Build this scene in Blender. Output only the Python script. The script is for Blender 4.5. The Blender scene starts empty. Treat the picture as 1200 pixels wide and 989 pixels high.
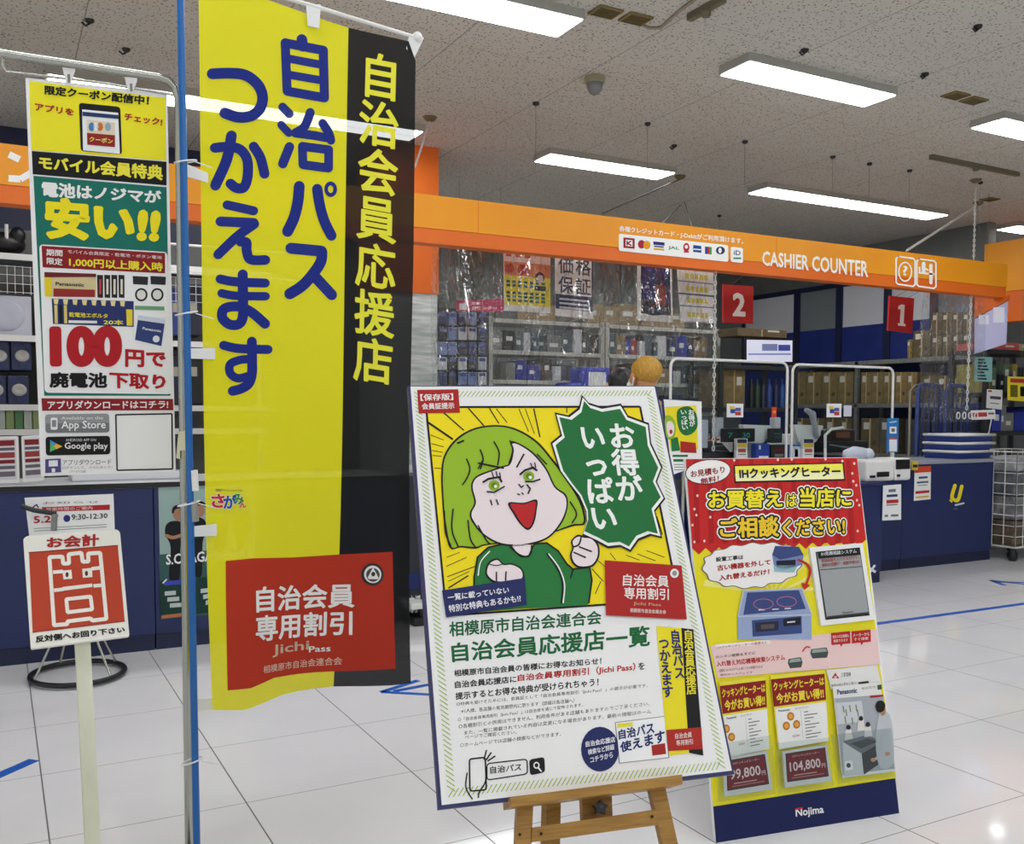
import bpy, bmesh, math, random
from mathutils import Vector, Matrix
from mathutils.geometry import tessellate_polygon
random.seed(7)
scene = bpy.context.scene
COL = scene.collection

# ---------------------------------------------------------------- camera
F_PX, PPX, PPY, CAM_H = 1120.0, 600.0, 545.0, 1.3153
YAW, PITCH, ROLL = .49556, .0537, -.00248
cyw, syw, cpt, spt, crl, srl = math.cos(YAW), math.sin(YAW), math.cos(PITCH), math.sin(PITCH), math.cos(ROLL), math.sin(ROLL)
FWD = Vector((syw*cpt, cyw*cpt, -spt))
r0 = Vector((cyw, -syw, 0)); d0 = FWD.cross(r0)
RIGHT = crl*r0 + srl*d0; DOWN = -srl*r0 + crl*d0
CAM = Vector((0, 0, CAM_H))
cam_data = bpy.data.cameras.new('camera'); cam = bpy.data.objects.new('camera', cam_data); COL.objects.link(cam)
cam_data.sensor_fit = 'HORIZONTAL'; cam_data.sensor_width = 36.0
cam_data.lens = F_PX/1200*36.0
cam_data.shift_y = (PPY-494.5)/1200.0
cam_data.clip_start = .05; cam_data.clip_end = 100
M = Matrix.Identity(4)
for i in range(3):
    M[i][0] = RIGHT[i]; M[i][1] = -DOWN[i]; M[i][2] = -FWD[i]; M[i][3] = CAM[i]
cam.matrix_world = M
scene.camera = cam

# ---------------------------------------------------------------- world, exposure
world = bpy.data.worlds.new('store_ambience'); scene.world = world; world.use_nodes = True
bg = world.node_tree.nodes['Background']; bg.inputs[0].default_value = (.97, .985, 1.0, 1); bg.inputs[1].default_value = .55
scene.view_settings.view_transform = 'Standard'; scene.view_settings.look = 'None'
scene.view_settings.gamma = 1.0; scene.view_settings.use_curve_mapping = False
scene.view_settings.exposure = 0.45
LAMP = 11.0            # radiance of every ceiling light

# ---------------------------------------------------------------- pixel -> place helpers (the photo is 1200 x 989)
def ray(x, y): return RIGHT*((x-PPX)/F_PX) + DOWN*((y-PPY)/F_PX) + FWD
def atY(x, y, Y): d = ray(x, y); return CAM + d*(Y/d.y)
def atX(x, y, X): d = ray(x, y); return CAM + d*(X/d.x)
def atZ(x, y, Z): d = ray(x, y); return CAM + d*((Z-CAM_H)/d.z)
def crop(x0, y0, s): return lambda *pts: [(x0+u*s, y0+v*s) for u, v in pts]

# ---------------------------------------------------------------- materials
def lin(c):
    c = c/255.0
    return c/12.92 if c <= .04045 else ((c+.055)/1.055)**2.4
def rgb(t): return (lin(t[0]), lin(t[1]), lin(t[2]), 1)
MATS = {}
def mat(key, col, rough=.55, metal=0.0, spec=.5, alpha=None, trans=0.0):
    if key in MATS: return MATS[key]
    m = bpy.data.materials.new(key); m.use_nodes = True
    b = m.node_tree.nodes['Principled BSDF']
    b.inputs['Base Color'].default_value = rgb(col); b.inputs['Roughness'].default_value = rough
    b.inputs['Metallic'].default_value = metal; b.inputs['Specular IOR Level'].default_value = spec
    if trans: b.inputs['Transmission Weight'].default_value = trans
    MATS[key] = m
    return m
def ink(col): return mat('ink_%d_%d_%d' % col, col, .6, 0, .25)
def nodes_of(m): return m.node_tree.nodes, m.node_tree.links, m.node_tree.nodes['Principled BSDF']
def noisy(key, c1, c2, scale=20, rough=.6, stretch=(1, 1, 1), bump=0.0, detail=4, metal=0.0):
    if key in MATS: return MATS[key]
    m = mat(key, c1, rough, metal); n, l, b = nodes_of(m)
    tc = n.new('ShaderNodeTexCoord'); mp = n.new('ShaderNodeMapping'); mp.inputs['Scale'].default_value = stretch
    nz = n.new('ShaderNodeTexNoise'); nz.inputs['Scale'].default_value = scale; nz.inputs['Detail'].default_value = detail
    rp = n.new('ShaderNodeValToRGB'); rp.color_ramp.elements[0].color = rgb(c1); rp.color_ramp.elements[1].color = rgb(c2)
    rp.color_ramp.elements[0].position = .35; rp.color_ramp.elements[1].position = .65
    l.new(tc.outputs['Object'], mp.inputs[0]); l.new(mp.outputs[0], nz.inputs['Vector']); l.new(nz.outputs[0], rp.inputs[0]); l.new(rp.outputs[0], b.inputs['Base Color'])
    if bump:
        bp = n.new('ShaderNodeBump'); bp.inputs['Strength'].default_value = bump; bp.inputs['Distance'].default_value = .01
        l.new(nz.outputs[0], bp.inputs['Height']); l.new(bp.outputs[0], b.inputs['Normal'])
    return m
def mathn(n, l, op, a, b=None, c=None):
    x = n.new('ShaderNodeMath'); x.operation = op
    for i, v in enumerate((a, b, c)):
        if v is None: continue
        if isinstance(v, (int, float)): x.inputs[i].default_value = v
        else: l.new(v, x.inputs[i])
    return x.outputs[0]
def grid_line(n, l, coord, off, step, width):
    t = mathn(n, l, 'DIVIDE', mathn(n, l, 'SUBTRACT', coord, off), step)
    fr = mathn(n, l, 'FRACT', mathn(n, l, 'ADD', t, .5))
    d = mathn(n, l, 'MULTIPLY', mathn(n, l, 'ABSOLUTE', mathn(n, l, 'SUBTRACT', fr, .5)), step)
    return mathn(n, l, 'LESS_THAN', d, width)
def floor_material():
    m = mat('polished_white_tile', (236, 236, 240), .06, 0, .5); n, l, b = nodes_of(m)
    g = n.new('ShaderNodeNewGeometry'); s = n.new('ShaderNodeSeparateXYZ'); l.new(g.outputs['Position'], s.inputs[0])
    ln = mathn(n, l, 'MAXIMUM', grid_line(n, l, s.outputs[0], .1175, .6, .0023), grid_line(n, l, s.outputs[1], 4.41, .6, .0016))
    nz = n.new('ShaderNodeTexNoise'); nz.inputs['Scale'].default_value = 3.0; nz.inputs['Detail'].default_value = 5; l.new(g.outputs['Position'], nz.inputs['Vector'])
    rp = n.new('ShaderNodeValToRGB'); rp.color_ramp.elements[0].color = rgb((228, 228, 234)); rp.color_ramp.elements[1].color = rgb((240, 239, 240))
    l.new(nz.outputs[0], rp.inputs[0])
    mx = n.new('ShaderNodeMix'); mx.data_type = 'RGBA'; l.new(ln, mx.inputs[0]); l.new(rp.outputs[0], mx.inputs[6]); mx.inputs[7].default_value = rgb((96, 96, 98))
    l.new(mx.outputs[2], b.inputs['Base Color'])
    l.new(mathn(n, l, 'ADD', mathn(n, l, 'MULTIPLY', ln, .4), .07), b.inputs['Roughness'])
    return m
def ceiling_material():
    m = mat('perforated_ceiling_board', (200, 195, 188), .85, 0, .2); n, l, b = nodes_of(m)
    g = n.new('ShaderNodeNewGeometry'); s = n.new('ShaderNodeSeparateXYZ'); l.new(g.outputs['Position'], s.inputs[0])
    ln = mathn(n, l, 'MAXIMUM', grid_line(n, l, s.outputs[0], .467, .925, .0035), grid_line(n, l, s.outputs[1], 4.11, .91, .0016))
    vo = n.new('ShaderNodeTexVoronoi'); vo.inputs['Scale'].default_value = 44; vo.inputs['Randomness'].default_value = .85; l.new(g.outputs['Position'], vo.inputs['Vector'])
    nz = n.new('ShaderNodeTexNoise'); nz.inputs['Scale'].default_value = 22; l.new(g.outputs['Position'], nz.inputs['Vector'])
    th = mathn(n, l, 'ADD', mathn(n, l, 'MULTIPLY', nz.outputs[0], .34), .08)
    dot = mathn(n, l, 'LESS_THAN', vo.outputs['Distance'], th)
    msk = mathn(n, l, 'MAXIMUM', mathn(n, l, 'MULTIPLY', dot, .75), mathn(n, l, 'MULTIPLY', ln, .6))
    mx = n.new('ShaderNodeMix'); mx.data_type = 'RGBA'; l.new(msk, mx.inputs[0]); mx.inputs[6].default_value = rgb((204, 201, 190)); mx.inputs[7].default_value = rgb((92, 86, 80))
    l.new(mx.outputs[2], b.inputs['Base Color'])
    return m
def cloth_material(key, col, see=.06, tl=.25):
    m = bpy.data.materials.new(key); m.use_nodes = True; n = m.node_tree.nodes; l = m.node_tree.links
    b = n['Principled BSDF']; b.inputs['Base Color'].default_value = rgb(col); b.inputs['Roughness'].default_value = .75; b.inputs['Specular IOR Level'].default_value = .2
    wv = n.new('ShaderNodeTexNoise'); wv.inputs['Scale'].default_value = 900; bp = n.new('ShaderNodeBump'); bp.inputs['Strength'].default_value = .08; bp.inputs['Distance'].default_value = .001
    l.new(wv.outputs[0], bp.inputs['Height']); l.new(bp.outputs[0], b.inputs['Normal'])
    t = n.new('ShaderNodeBsdfTranslucent'); t.inputs[0].default_value = rgb(col)
    p = n.new('ShaderNodeBsdfTransparent'); p.inputs[0].default_value = (1, 1, 1, 1)
    m1 = n.new('ShaderNodeMixShader'); m1.inputs[0].default_value = tl; l.new(b.outputs[0], m1.inputs[1]); l.new(t.outputs[0], m1.inputs[2])
    m2 = n.new('ShaderNodeMixShader'); m2.inputs[0].default_value = see; l.new(m1.outputs[0], m2.inputs[1]); l.new(p.outputs[0], m2.inputs[2])
    l.new(m2.outputs[0], n['Material Output'].inputs[0]); MATS[key] = m
    return m
def clear_material(key, gloss=.12, tint=(245, 248, 248), rough=.04, bump=0.0, scale=5):
    m = bpy.data.materials.new(key); m.use_nodes = True; n = m.node_tree.nodes; l = m.node_tree.links
    n.remove(n['Principled BSDF'])
    p = n.new('ShaderNodeBsdfTransparent'); p.inputs[0].default_value = rgb(tint)
    g = n.new('ShaderNodeBsdfGlossy'); g.inputs['Roughness'].default_value = rough
    mx = n.new('ShaderNodeMixShader'); l.new(p.outputs[0], mx.inputs[1]); l.new(g.outputs[0], mx.inputs[2])
    fr = n.new('ShaderNodeLayerWeight')
    l.new(mathn(n, l, 'ADD', mathn(n, l, 'MULTIPLY', mathn(n, l, 'POWER', fr.outputs['Facing'], 4.0), .6), gloss*.3), mx.inputs[0])
    if bump:
        tc = n.new('ShaderNodeTexCoord'); mp = n.new('ShaderNodeMapping'); mp.inputs['Rotation'].default_value = (0, .6, 0); mp.inputs['Scale'].default_value = (1.6, 1, .55)
        nz = n.new('ShaderNodeTexNoise'); nz.inputs['Scale'].default_value = scale; nz.inputs['Detail'].default_value = 3.5; nz.inputs['Distortion'].default_value = 1.8
        bp = n.new('ShaderNodeBump'); bp.inputs['Strength'].default_value = bump; bp.inputs['Distance'].default_value = .14
        l.new(tc.outputs['Object'], mp.inputs[0]); l.new(mp.outputs[0], nz.inputs['Vector']); l.new(nz.outputs[0], bp.inputs['Height']); l.new(bp.outputs[0], g.inputs['Normal']); l.new(bp.outputs[0], fr.inputs['Normal'])
    l.new(mx.outputs[0], n['Material Output'].inputs[0]); MATS[key] = m
    return m
def lamp_material(key, strength, col=(1, 1, 1)):
    m = bpy.data.materials.new(key); m.use_nodes = True; n = m.node_tree.nodes
    b = n['Principled BSDF']; b.inputs['Base Color'].default_value = (.8, .8, .8, 1)
    b.inputs['Emission Color'].default_value = (*col, 1); b.inputs['Emission Strength'].default_value = strength; MATS[key] = m
    return m

WHITE = mat('white_print_paper', (240, 240, 240), .5, 0, .3)
PLASTIC_W = mat('white_plastic', (232, 232, 230), .4)
PLASTIC_B = mat('black_plastic', (18, 18, 20), .4)
STEEL_W = mat('white_coated_steel', (226, 226, 224), .35)
CHROME = mat('polished_chrome', (176, 178, 170), .2, .9)
STEEL_G = noisy('grey_steel', (150, 152, 148), (130, 132, 130), 30, .4, metal=.5)
BLUE_POLE = mat('blue_pole_enamel', (22, 98, 170), .3)
NAVY = noisy('navy_laminate', (28, 40, 88), (31, 44, 94), 4, .45)
NAVY_D = mat('dark_navy_enamel', (22, 30, 66), .45)
ORANGE = noisy('orange_fascia', (242, 158, 18), (239, 152, 16), 3, .5)
ORANGE_D = noisy('deep_orange_fascia', (232, 112, 24), (228, 106, 22), 3, .5)
WOOD = noisy('oiled_beech_wood', (172, 128, 50), (146, 104, 38), 14, .45, (1, 1, 14), .1)
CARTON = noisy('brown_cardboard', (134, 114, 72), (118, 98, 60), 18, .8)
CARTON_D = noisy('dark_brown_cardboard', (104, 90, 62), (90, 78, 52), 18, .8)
TAPE = mat('blue_floor_tape', (22, 92, 190), .4)
FLOOR = floor_material(); CEIL = ceiling_material()
ACRYL = clear_material('clear_acrylic', .1)
VINYL = clear_material('wrinkled_clear_vinyl', .36, (240, 243, 243), .05, 1.0, 7)
TABW = mat('white_nylon_tab', (228, 230, 230), .55)
SKIN = mat('skin', (214, 164, 132), .5)
HAIR_Y = noisy('bleached_blond_hair', (206, 160, 62), (178, 130, 44), 90, .5, (1, 1, .3), .3)
HAIR_B = noisy('black_hair', (20, 20, 24), (34, 33, 38), 90, .3, (1, 1, .3), .3)

# ---------------------------------------------------------------- objects
ORG = {}
def link(o, parent, origin):
    COL.objects.link(o)
    if parent is None: o.location = origin
    else: o.parent = parent
    ORG[o.name] = Vector(origin)
def tag(o, label=None, cat=None, group=None, kind=None):
    if label: o['label'] = label
    if cat: o['category'] = cat
    if group: o['group'] = group
    if kind: o['kind'] = kind
    return o
def thing(name, label, cat, loc, group=None):
    o = bpy.data.objects.new(name, None); o.empty_display_size = .1
    link(o, None, Vector(loc)); return tag(o, label, cat, group)
class MB:
    """collects shapes in world space; build() links them as ONE mesh object"""
    def __init__(s): s.v = []; s.f = []; s.m = []; s.sm = []; s.mats = []
    def mi(s, m):
        if m not in s.mats: s.mats.append(m)
        return s.mats.index(m)
    def add(s, vs, fs, m, smooth=False):
        o = len(s.v); s.v += [tuple(p) for p in vs]; i = s.mi(m)
        for f in fs: s.f.append([o+k for k in f]); s.m.append(i); s.sm.append(smooth)
        return s
    def box(s, x0, x1, y0, y1, z0, z1, m, bev=0.0):
        if x0 > x1: x0, x1 = x1, x0
        if y0 > y1: y0, y1 = y1, y0
        if z0 > z1: z0, z1 = z1, z0
        if bev <= 0:
            return s.add([(x0, y0, z0), (x1, y0, z0), (x1, y1, z0), (x0, y1, z0), (x0, y0, z1), (x1, y0, z1), (x1, y1, z1), (x0, y1, z1)],
                         [(3, 2, 1, 0), (4, 5, 6, 7), (0, 1, 5, 4), (1, 2, 6, 5), (2, 3, 7, 6), (3, 0, 4, 7)], m)
        b = min(bev, (x1-x0)*.45, (y1-y0)*.45, (z1-z0)*.45); bm = bmesh.new()
        bmesh.ops.create_cube(bm, size=1)
        for v in bm.verts: v.co = Vector(((x0+x1)/2+v.co.x*(x1-x0), (y0+y1)/2+v.co.y*(y1-y0), (z0+z1)/2+v.co.z*(z1-z0)))
        bmesh.ops.bevel(bm, geom=bm.edges[:], offset=b, segments=2, affect='EDGES', profile=.5)
        s.bm(bm, m); return s
    def bm(s, bm, m, smooth=False):
        bm.verts.index_update()
        s.add([v.co[:] for v in bm.verts], [[v.index for v in f.verts] for f in bm.faces], m, smooth); bm.free()
    def prism(s, quad, d, m):
        """quad: corners in space, d: vector of its thickness"""
        k = len(quad); d = Vector(d); a = [Vector(p) for p in quad]; b = [p+d for p in a]
        return s.add(a+b, [list(range(k))[::-1], list(range(k, 2*k))]+[[i, (i+1) % k, (i+1) % k+k, i+k] for i in range(k)], m)
    def tube(s, pts, r, m, n=10, closed=False, caps=True):
        pts = [Vector(p) for p in pts]; k = len(pts); rs = r if isinstance(r, (list, tuple)) else [r]*k
        vs = []; up = None
        for i, p in enumerate(pts):
            a = pts[i-1] if (i or closed) else p; b = pts[(i+1) % k] if (i < k-1 or closed) else p
            t = (b-a).normalized()
            if up is None:
                up = Vector((0, 0, 1)) if abs(t.z) < .9 else Vector((1, 0, 0))
            sd = t.cross(up).normalized(); up = sd.cross(t).normalized()
            for j in range(n):
                an = 2*math.pi*j/n; vs.append(p+(sd*math.cos(an)+up*math.sin(an))*rs[i])
        fs = []
        for i in range(k if closed else k-1):
            i2 = (i+1) % k
            for j in range(n): j2 = (j+1) % n; fs.append((i*n+j, i*n+j2, i2*n+j2, i2*n+j))
        s.add(vs, fs, m, True)
        if caps and not closed:
            s.add(vs[:n], [tuple(range(n))], m); s.add(vs[-n:], [tuple(range(n))[::-1]], m)
        return s
    def lathe(s, c, prof, m, n=20, smooth=True):
        """prof: (radius, z) from bottom to top, about the vertical through c"""
        c = Vector(c); vs = []; fs = []
        for r, z in prof:
            for j in range(n): a = 2*math.pi*j/n; vs.append((c.x+r*math.cos(a), c.y+r*math.sin(a), c.z+z))
        for i in range(len(prof)-1):
            for j in range(n): j2 = (j+1) % n; fs.append((i*n+j, i*n+j2, (i+1)*n+j2, (i+1)*n+j))
        s.add(vs, fs, m, smooth)
        s.add(vs[:n], [tuple(range(n))[::-1]], m); s.add(vs[-n:], [tuple(range(n))], m)
        return s
    def ball(s, c, r, m, nu=16, nv=10, f=None):
        c = Vector(c); r = r if isinstance(r, (tuple, list)) else (r, r, r); vs = []; fs = []
        for i in range(nv+1):
            th = math.pi*i/nv
            for j in range(nu):
                a = 2*math.pi*j/nu; p = Vector((math.sin(th)*math.cos(a), math.sin(th)*math.sin(a), math.cos(th)))
                k = f(p) if f else 1.0
                vs.append((c.x+p.x*r[0]*k, c.y+p.y*r[1]*k, c.z+p.z*r[2]*k))
        for i in range(nv):
            for j in range(nu): j2 = (j+1) % nu; fs.append((i*nu+j, (i+1)*nu+j, (i+1)*nu+j2, i*nu+j2))
        return s.add(vs, fs, m, True)
    def build(s, name, parent=None, origin=None):
        if parent is not None: origin = ORG[parent.name]
        elif origin is None:
            lo = [min(p[i] for p in s.v) for i in range(3)]; hi = [max(p[i] for p in s.v) for i in range(3)]
            origin = Vector(((lo[0]+hi[0])/2, (lo[1]+hi[1])/2, lo[2]))
        me = bpy.data.meshes.new(name); me.from_pydata([(p[0]-origin[0], p[1]-origin[1], p[2]-origin[2]) for p in s.v], [], s.f)
        for m in s.mats: me.materials.append(m)
        me.polygons.foreach_set('material_index', s.m); me.polygons.foreach_set('use_smooth', s.sm); me.update()
        o = bpy.data.objects.new(name, me); link(o, parent, origin); return o
    def one(s, name, label, cat, group=None, origin=None): return tag(s.build(name, None, origin), label, cat, group)
    def struct(s, name): return tag(s.build(name, None, Vector((0, 0, 0))), kind='structure')
def pbox(b, x0, x1, y0, y1, Y, depth, m, bev=0.0):
    """box whose front lies in the plane Y and covers the photo's x0..x1, y0..y1"""
    xm, ym = (x0+x1)/2, (y0+y1)/2
    return b.box(atY(x0, ym, Y).x, atY(x1, ym, Y).x, Y, Y+depth, atY(xm, y1, Y).z, atY(xm, y0, Y).z, m, bev)
def copy_tree(o, loc=None, rz=None, label=None, group=None, parent=None):
    c = o.copy(); COL.objects.link(c)
    if parent is not None: c.parent = parent
    if loc is not None: c.location = loc
    if rz is not None: c.rotation_euler = (0, 0, rz)
    if label: c['label'] = label
    if group: c['group'] = group
    for ch in list(o.children): copy_tree(ch, parent=c)
    return c

# ---------------------------------------------------------------- lettering and printed sheets
GLYPH = {}; RUNG = {}
SJ = [k*math.pi/3 for k in range(6)]; TJ = [k*math.pi/7 for k in range(14)]
def glyphs(txt, bold=0.0, res=2):
    """flat lettering: (points, faces, box); bold thickens every stroke by rounding its outline"""
    k = (txt, round(bold, 3), res)
    if k in GLYPH: return GLYPH[k]
    if bold > .004:
        vs, fs, bb = glyphs(txt, 0.0, res); rung = [0]*len(vs); vs = list(vs); fs = list(fs); r = bold*.8; cnt = {}
        for f in fs:
            for i in range(len(f)): e = (f[i], f[(i+1) % len(f)]); e = (min(e), max(e)); cnt[e] = cnt.get(e, 0)+1
        rim = set()
        for (a, b), c in cnt.items():
            if c != 1: continue
            (ax, ay), (bx, by) = vs[a], vs[b]; L = math.hypot(bx-ax, by-ay)
            if L < 1e-7: continue
            nx, ny = -(by-ay)/L*r, (bx-ax)/L*r; o = len(vs); rim |= {a, b}
            vs += [(ax+nx, ay+ny), (bx+nx, by+ny), (bx-nx, by-ny), (ax-nx, ay-ny)]; fs.append([o, o+1, o+2, o+3]); rung += [1+(o//4) % 7]*4
        for i, a in enumerate(sorted(rim)):
            x, y = vs[a]; o = len(vs); vs += [(x+r*math.cos(t), y+r*math.sin(t)) for t in (TJ if bold > .045 else SJ)]; fs.append(list(range(o, len(vs)))); rung += [8+i % 8]*(len(vs)-o)
        GLYPH[k] = (vs, fs, (bb[0]-r, bb[1]-r, bb[2]+r, bb[3]+r)); RUNG[k] = rung; return GLYPH[k]
    cu = bpy.data.curves.new('lettering', 'FONT'); cu.body = txt; cu.resolution_u = res; cu.fill_mode = 'FRONT'
    o = bpy.data.objects.new('lettering', cu); COL.objects.link(o)
    dg = bpy.context.evaluated_depsgraph_get(); me = bpy.data.meshes.new_from_object(o.evaluated_get(dg))
    ix = {}; vs = []; mp = []
    for v in me.vertices:
        q = (round(v.co.x, 5), round(v.co.y, 5))
        if q not in ix: ix[q] = len(vs); vs.append(q)
        mp.append(ix[q])
    fs = [f for f in ([mp[i] for i in p.vertices] for p in me.polygons) if len(set(f)) == len(f)]
    bpy.data.objects.remove(o); bpy.data.curves.remove(cu); bpy.data.meshes.remove(me)
    bb = (min(v[0] for v in vs), min(v[1] for v in vs), max(v[0] for v in vs), max(v[1] for v in vs)) if vs else (0, 0, 1, 1)
    GLYPH[k] = (vs, fs, bb); RUNG[k] = [0]*len(vs); return GLYPH[k]
def spline(pts, closed=False, k=6):
    n = len(pts); out = []
    for i in range(n if closed else n-1):
        p0 = pts[(i-1) % n] if (closed or i > 0) else pts[0]; p1 = pts[i]; p2 = pts[(i+1) % n]; p3 = pts[(i+2) % n] if (closed or i < n-2) else pts[-1]
        for j in range(k):
            t = j/k; out.append(tuple(.5*((2*p1[a])+(-p0[a]+p2[a])*t+(2*p0[a]-5*p1[a]+4*p2[a]-p3[a])*t*t+(-p0[a]+3*p1[a]-3*p2[a]+p3[a])*t**3) for a in (0, 1)))
    if not closed: out.append(tuple(pts[-1]))
    return out
def lerp2(q, u, v):
    """q: TL TR BR BL, u to the right, v upwards"""
    t = (q[0][0]+(q[1][0]-q[0][0])*u, q[0][1]+(q[1][1]-q[0][1])*u); b = (q[3][0]+(q[2][0]-q[3][0])*u, q[3][1]+(q[2][1]-q[3][1])*u)
    return (b[0]+(t[0]-b[0])*v, b[1]+(t[1]-b[1])*v)
def rq(pts, r):
    """polygon with its corners rounded by r photo pixels"""
    out = []; n = len(pts)
    for i in range(n):
        p, a, b = pts[i], pts[i-1], pts[(i+1) % n]
        la, lb = math.hypot(a[0]-p[0], a[1]-p[1]), math.hypot(b[0]-p[0], b[1]-p[1]); ra, rb = min(r, la*.45), min(r, lb*.45)
        A = (p[0]+(a[0]-p[0])*ra/la, p[1]+(a[1]-p[1])*ra/la); B = (p[0]+(b[0]-p[0])*rb/lb, p[1]+(b[1]-p[1])*rb/lb)
        for t in (0, .33, .67, 1): out.append(tuple((1-t)**2*A[k]+2*t*(1-t)*p[k]+t*t*B[k] for k in (0, 1)))
    return out
class Sheet:
    """printed flat thing in the plane (O, X right, Z up); shapes are given where the photo shows them and laid into the plane"""
    STEP = .0006
    def __init__(s, O, X, Z, step=None):
        s.O = Vector(O); s.X = Vector(X).normalized(); Z = Vector(Z); s.Z = (Z-s.X*Z.dot(s.X)).normalized(); s.N = s.X.cross(s.Z)
        s.b = MB(); s.step = step or Sheet.STEP
    def uv(s, p):
        d = ray(*p); t = (s.O-CAM).dot(s.N)/d.dot(s.N); q = CAM+d*t-s.O
        return (q.dot(s.X), q.dot(s.Z))
    def P(s, p, w=0.0): u, v = s.uv(p); return s.O+s.X*u+s.Z*v+s.N*w
    def _tri(s, uvs):
        return [tuple(t) for t in tessellate_polygon([[Vector((u, v, 0)) for u, v in uvs]])]
    def upoly(s, uvs, m, layer=1):
        s.b.add([(u, v, layer*s.step) for u, v in uvs], [tuple(range(len(uvs)))] if len(uvs) <= 3 else s._tri(uvs), m)
    def poly(s, pts, col, layer=1): s.upoly([s.uv(p) for p in pts], col if not isinstance(col, tuple) else ink(col), layer)
    def blob(s, pts, col, layer=1, k=6): s.poly(spline(pts, True, k), col, layer)
    def ell(s, c, rx, ry, col, layer=1, rot=0.0, n=28):
        cr, sr = math.cos(rot), math.sin(rot)
        s.poly([(c[0]+rx*math.cos(a)*cr-ry*math.sin(a)*sr, c[1]+rx*math.cos(a)*sr+ry*math.sin(a)*cr) for a in [2*math.pi*i/n for i in range(n)]], col, layer)
    def line(s, pts, w, col, layer=2, smooth=False, closed=False, rnd=True):
        if smooth: pts = spline(pts, closed)
        if closed: pts = list(pts)+[pts[0]]
        m = ink(col) if isinstance(col, tuple) else col
        for i, (a, b) in enumerate(zip(pts, pts[1:])):
            dx, dy = b[0]-a[0], b[1]-a[1]; L = math.hypot(dx, dy)
            if L < 1e-6: continue
            nx, ny = -dy/L*w/2, dx/L*w/2
            s.poly([(a[0]+nx, a[1]+ny), (b[0]+nx, b[1]+ny), (b[0]-nx, b[1]-ny), (a[0]-nx, a[1]-ny)], m, layer+.05+.055*(i % 7))
        if rnd:
            for i, p in enumerate(pts): s.ell(p, w/2, w/2, m, layer+.45+.055*(i % 8), n=12)
    def rect(s, x0, y0, x1, y1, col, layer=1): s.poly([(x0, y0), (x1, y0), (x1, y1), (x0, y1)], col, layer)
    def text(s, txt, q, col, bold=.02, layer=3, res=2, outline=()):
        """lettering filling the quad q (TL TR BR BL); outline: ((extra boldness, colour), ...) from the outermost in"""
        vs, fs, bb = glyphs(txt, bold, res)
        w, h = bb[2]-bb[0], bb[3]-bb[1]
        jobs = [(bold+e, c, layer+i) for i, (e, c) in enumerate(outline)]+[(bold, col, layer+len(outline))]
        for bo, c, ly in jobs:
            v2, f2, _ = glyphs(txt, bo, res); rg = RUNG[(txt, round(bo, 3), res)]
            m = ink(c) if isinstance(c, tuple) else c
            s.b.add([(*s.uv(lerp2(q, (x-bb[0])/w, (y-bb[1])/h)), (ly+rg[i]*.055)*s.step) for i, (x, y) in enumerate(v2)], f2, m)
    def vtext(s, txt, q, col, bold=.02, layer=3, fill=.94, outline=()):
        n = len(txt); ref = glyphs('国', 0)[2]; cx, cy, hw, hh = (ref[0]+ref[2])/2, (ref[1]+ref[3])/2, (ref[2]-ref[0])/2, (ref[3]-ref[1])/2
        for i, ch in enumerate(txt):
            jobs = [(bold+e, c, layer+j) for j, (e, c) in enumerate(outline)]+[(bold, col, layer+len(outline))]
            for bo, c, ly in jobs:
                vs, fs, bb = glyphs(ch, bo); m = ink(c) if isinstance(c, tuple) else c; rg = RUNG[(ch, round(bo, 3), 2)]
                out = []
                for k, (x, y) in enumerate(vs):
                    u = .5+(x-cx)/hw*.5*fill; v = .5+(y-cy)/hh*.5*fill
                    out.append((*s.uv(lerp2(q, u, 1-(i+1-v)/n)), (ly+rg[k]*.055)*s.step))
                s.b.add(out, fs, m)
    def build(s, name, parent=None, warp=None, cuts=None, tagargs=None):
        b = s.b
        if warp:
            bm = bmesh.new(); vs = [bm.verts.new(p) for p in b.v]
            for f, mi, sm in zip(b.f, b.m, b.sm):
                try: fc = bm.faces.new([vs[i] for i in f]); fc.material_index = mi
                except ValueError: pass
            for ax, vals in cuts:
                for c in vals:
                    no = Vector((1, 0, 0)) if ax == 0 else Vector((0, 1, 0))
                    bmesh.ops.bisect_plane(bm, geom=bm.verts[:]+bm.edges[:]+bm.faces[:], plane_co=no*c, plane_no=no, dist=1e-6)
            bm.verts.index_update()
            b.v = [v.co[:] for v in bm.verts]; b.f = []; b.m = []; b.sm = []
            for f in bm.faces: b.f.append([v.index for v in f.verts]); b.m.append(f.material_index); b.sm.append(True)
            bm.free()
            b.v = [warp(*p) for p in b.v]
        w = []
        for u, v, d in b.v: q = s.O+s.X*u+s.Z*v+s.N*d; w.append(tuple(q))
        b.v = w
        o = b.build(name, parent, None if parent else s.O.copy())
        if tagargs: tag(o, *tagargs)
        return o
    def slab(s, pts, thick, m, mb=None):
        """backing board of the sheet: outline pts in the photo, thickness behind the printed face"""
        uvs = [s.uv(p) for p in pts]; k = len(uvs); b = s.b
        b.add([(u, v, 0) for u, v in uvs]+[(u, v, -thick) for u, v in uvs], [list(range(k)), list(range(k, 2*k))[::-1]]+[[i, i+k, (i+1) % k+k, (i+1) % k] for i in range(k)], m)
def yplane(Y, x=600, y=500): p = atY(x, y, Y); return Sheet(p, (1, 0, 0), (0, 0, 1))
def xplane(X, x=1000, y=450): p = atX(x, y, X); return Sheet(p, (0, -1, 0), (0, 0, 1))

# ================================================================ SETTING
CZ = 3.40
MB().box(-6, 16, -5, 14, -.1, 0, FLOOR).struct('floor')
MB().box(-6, 16, -5, 14, CZ, CZ+.1, CEIL).struct('ceiling')
WALL_G = noisy('grey_painted_wall', (112, 115, 112), (104, 107, 104), 5, .7)
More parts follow.
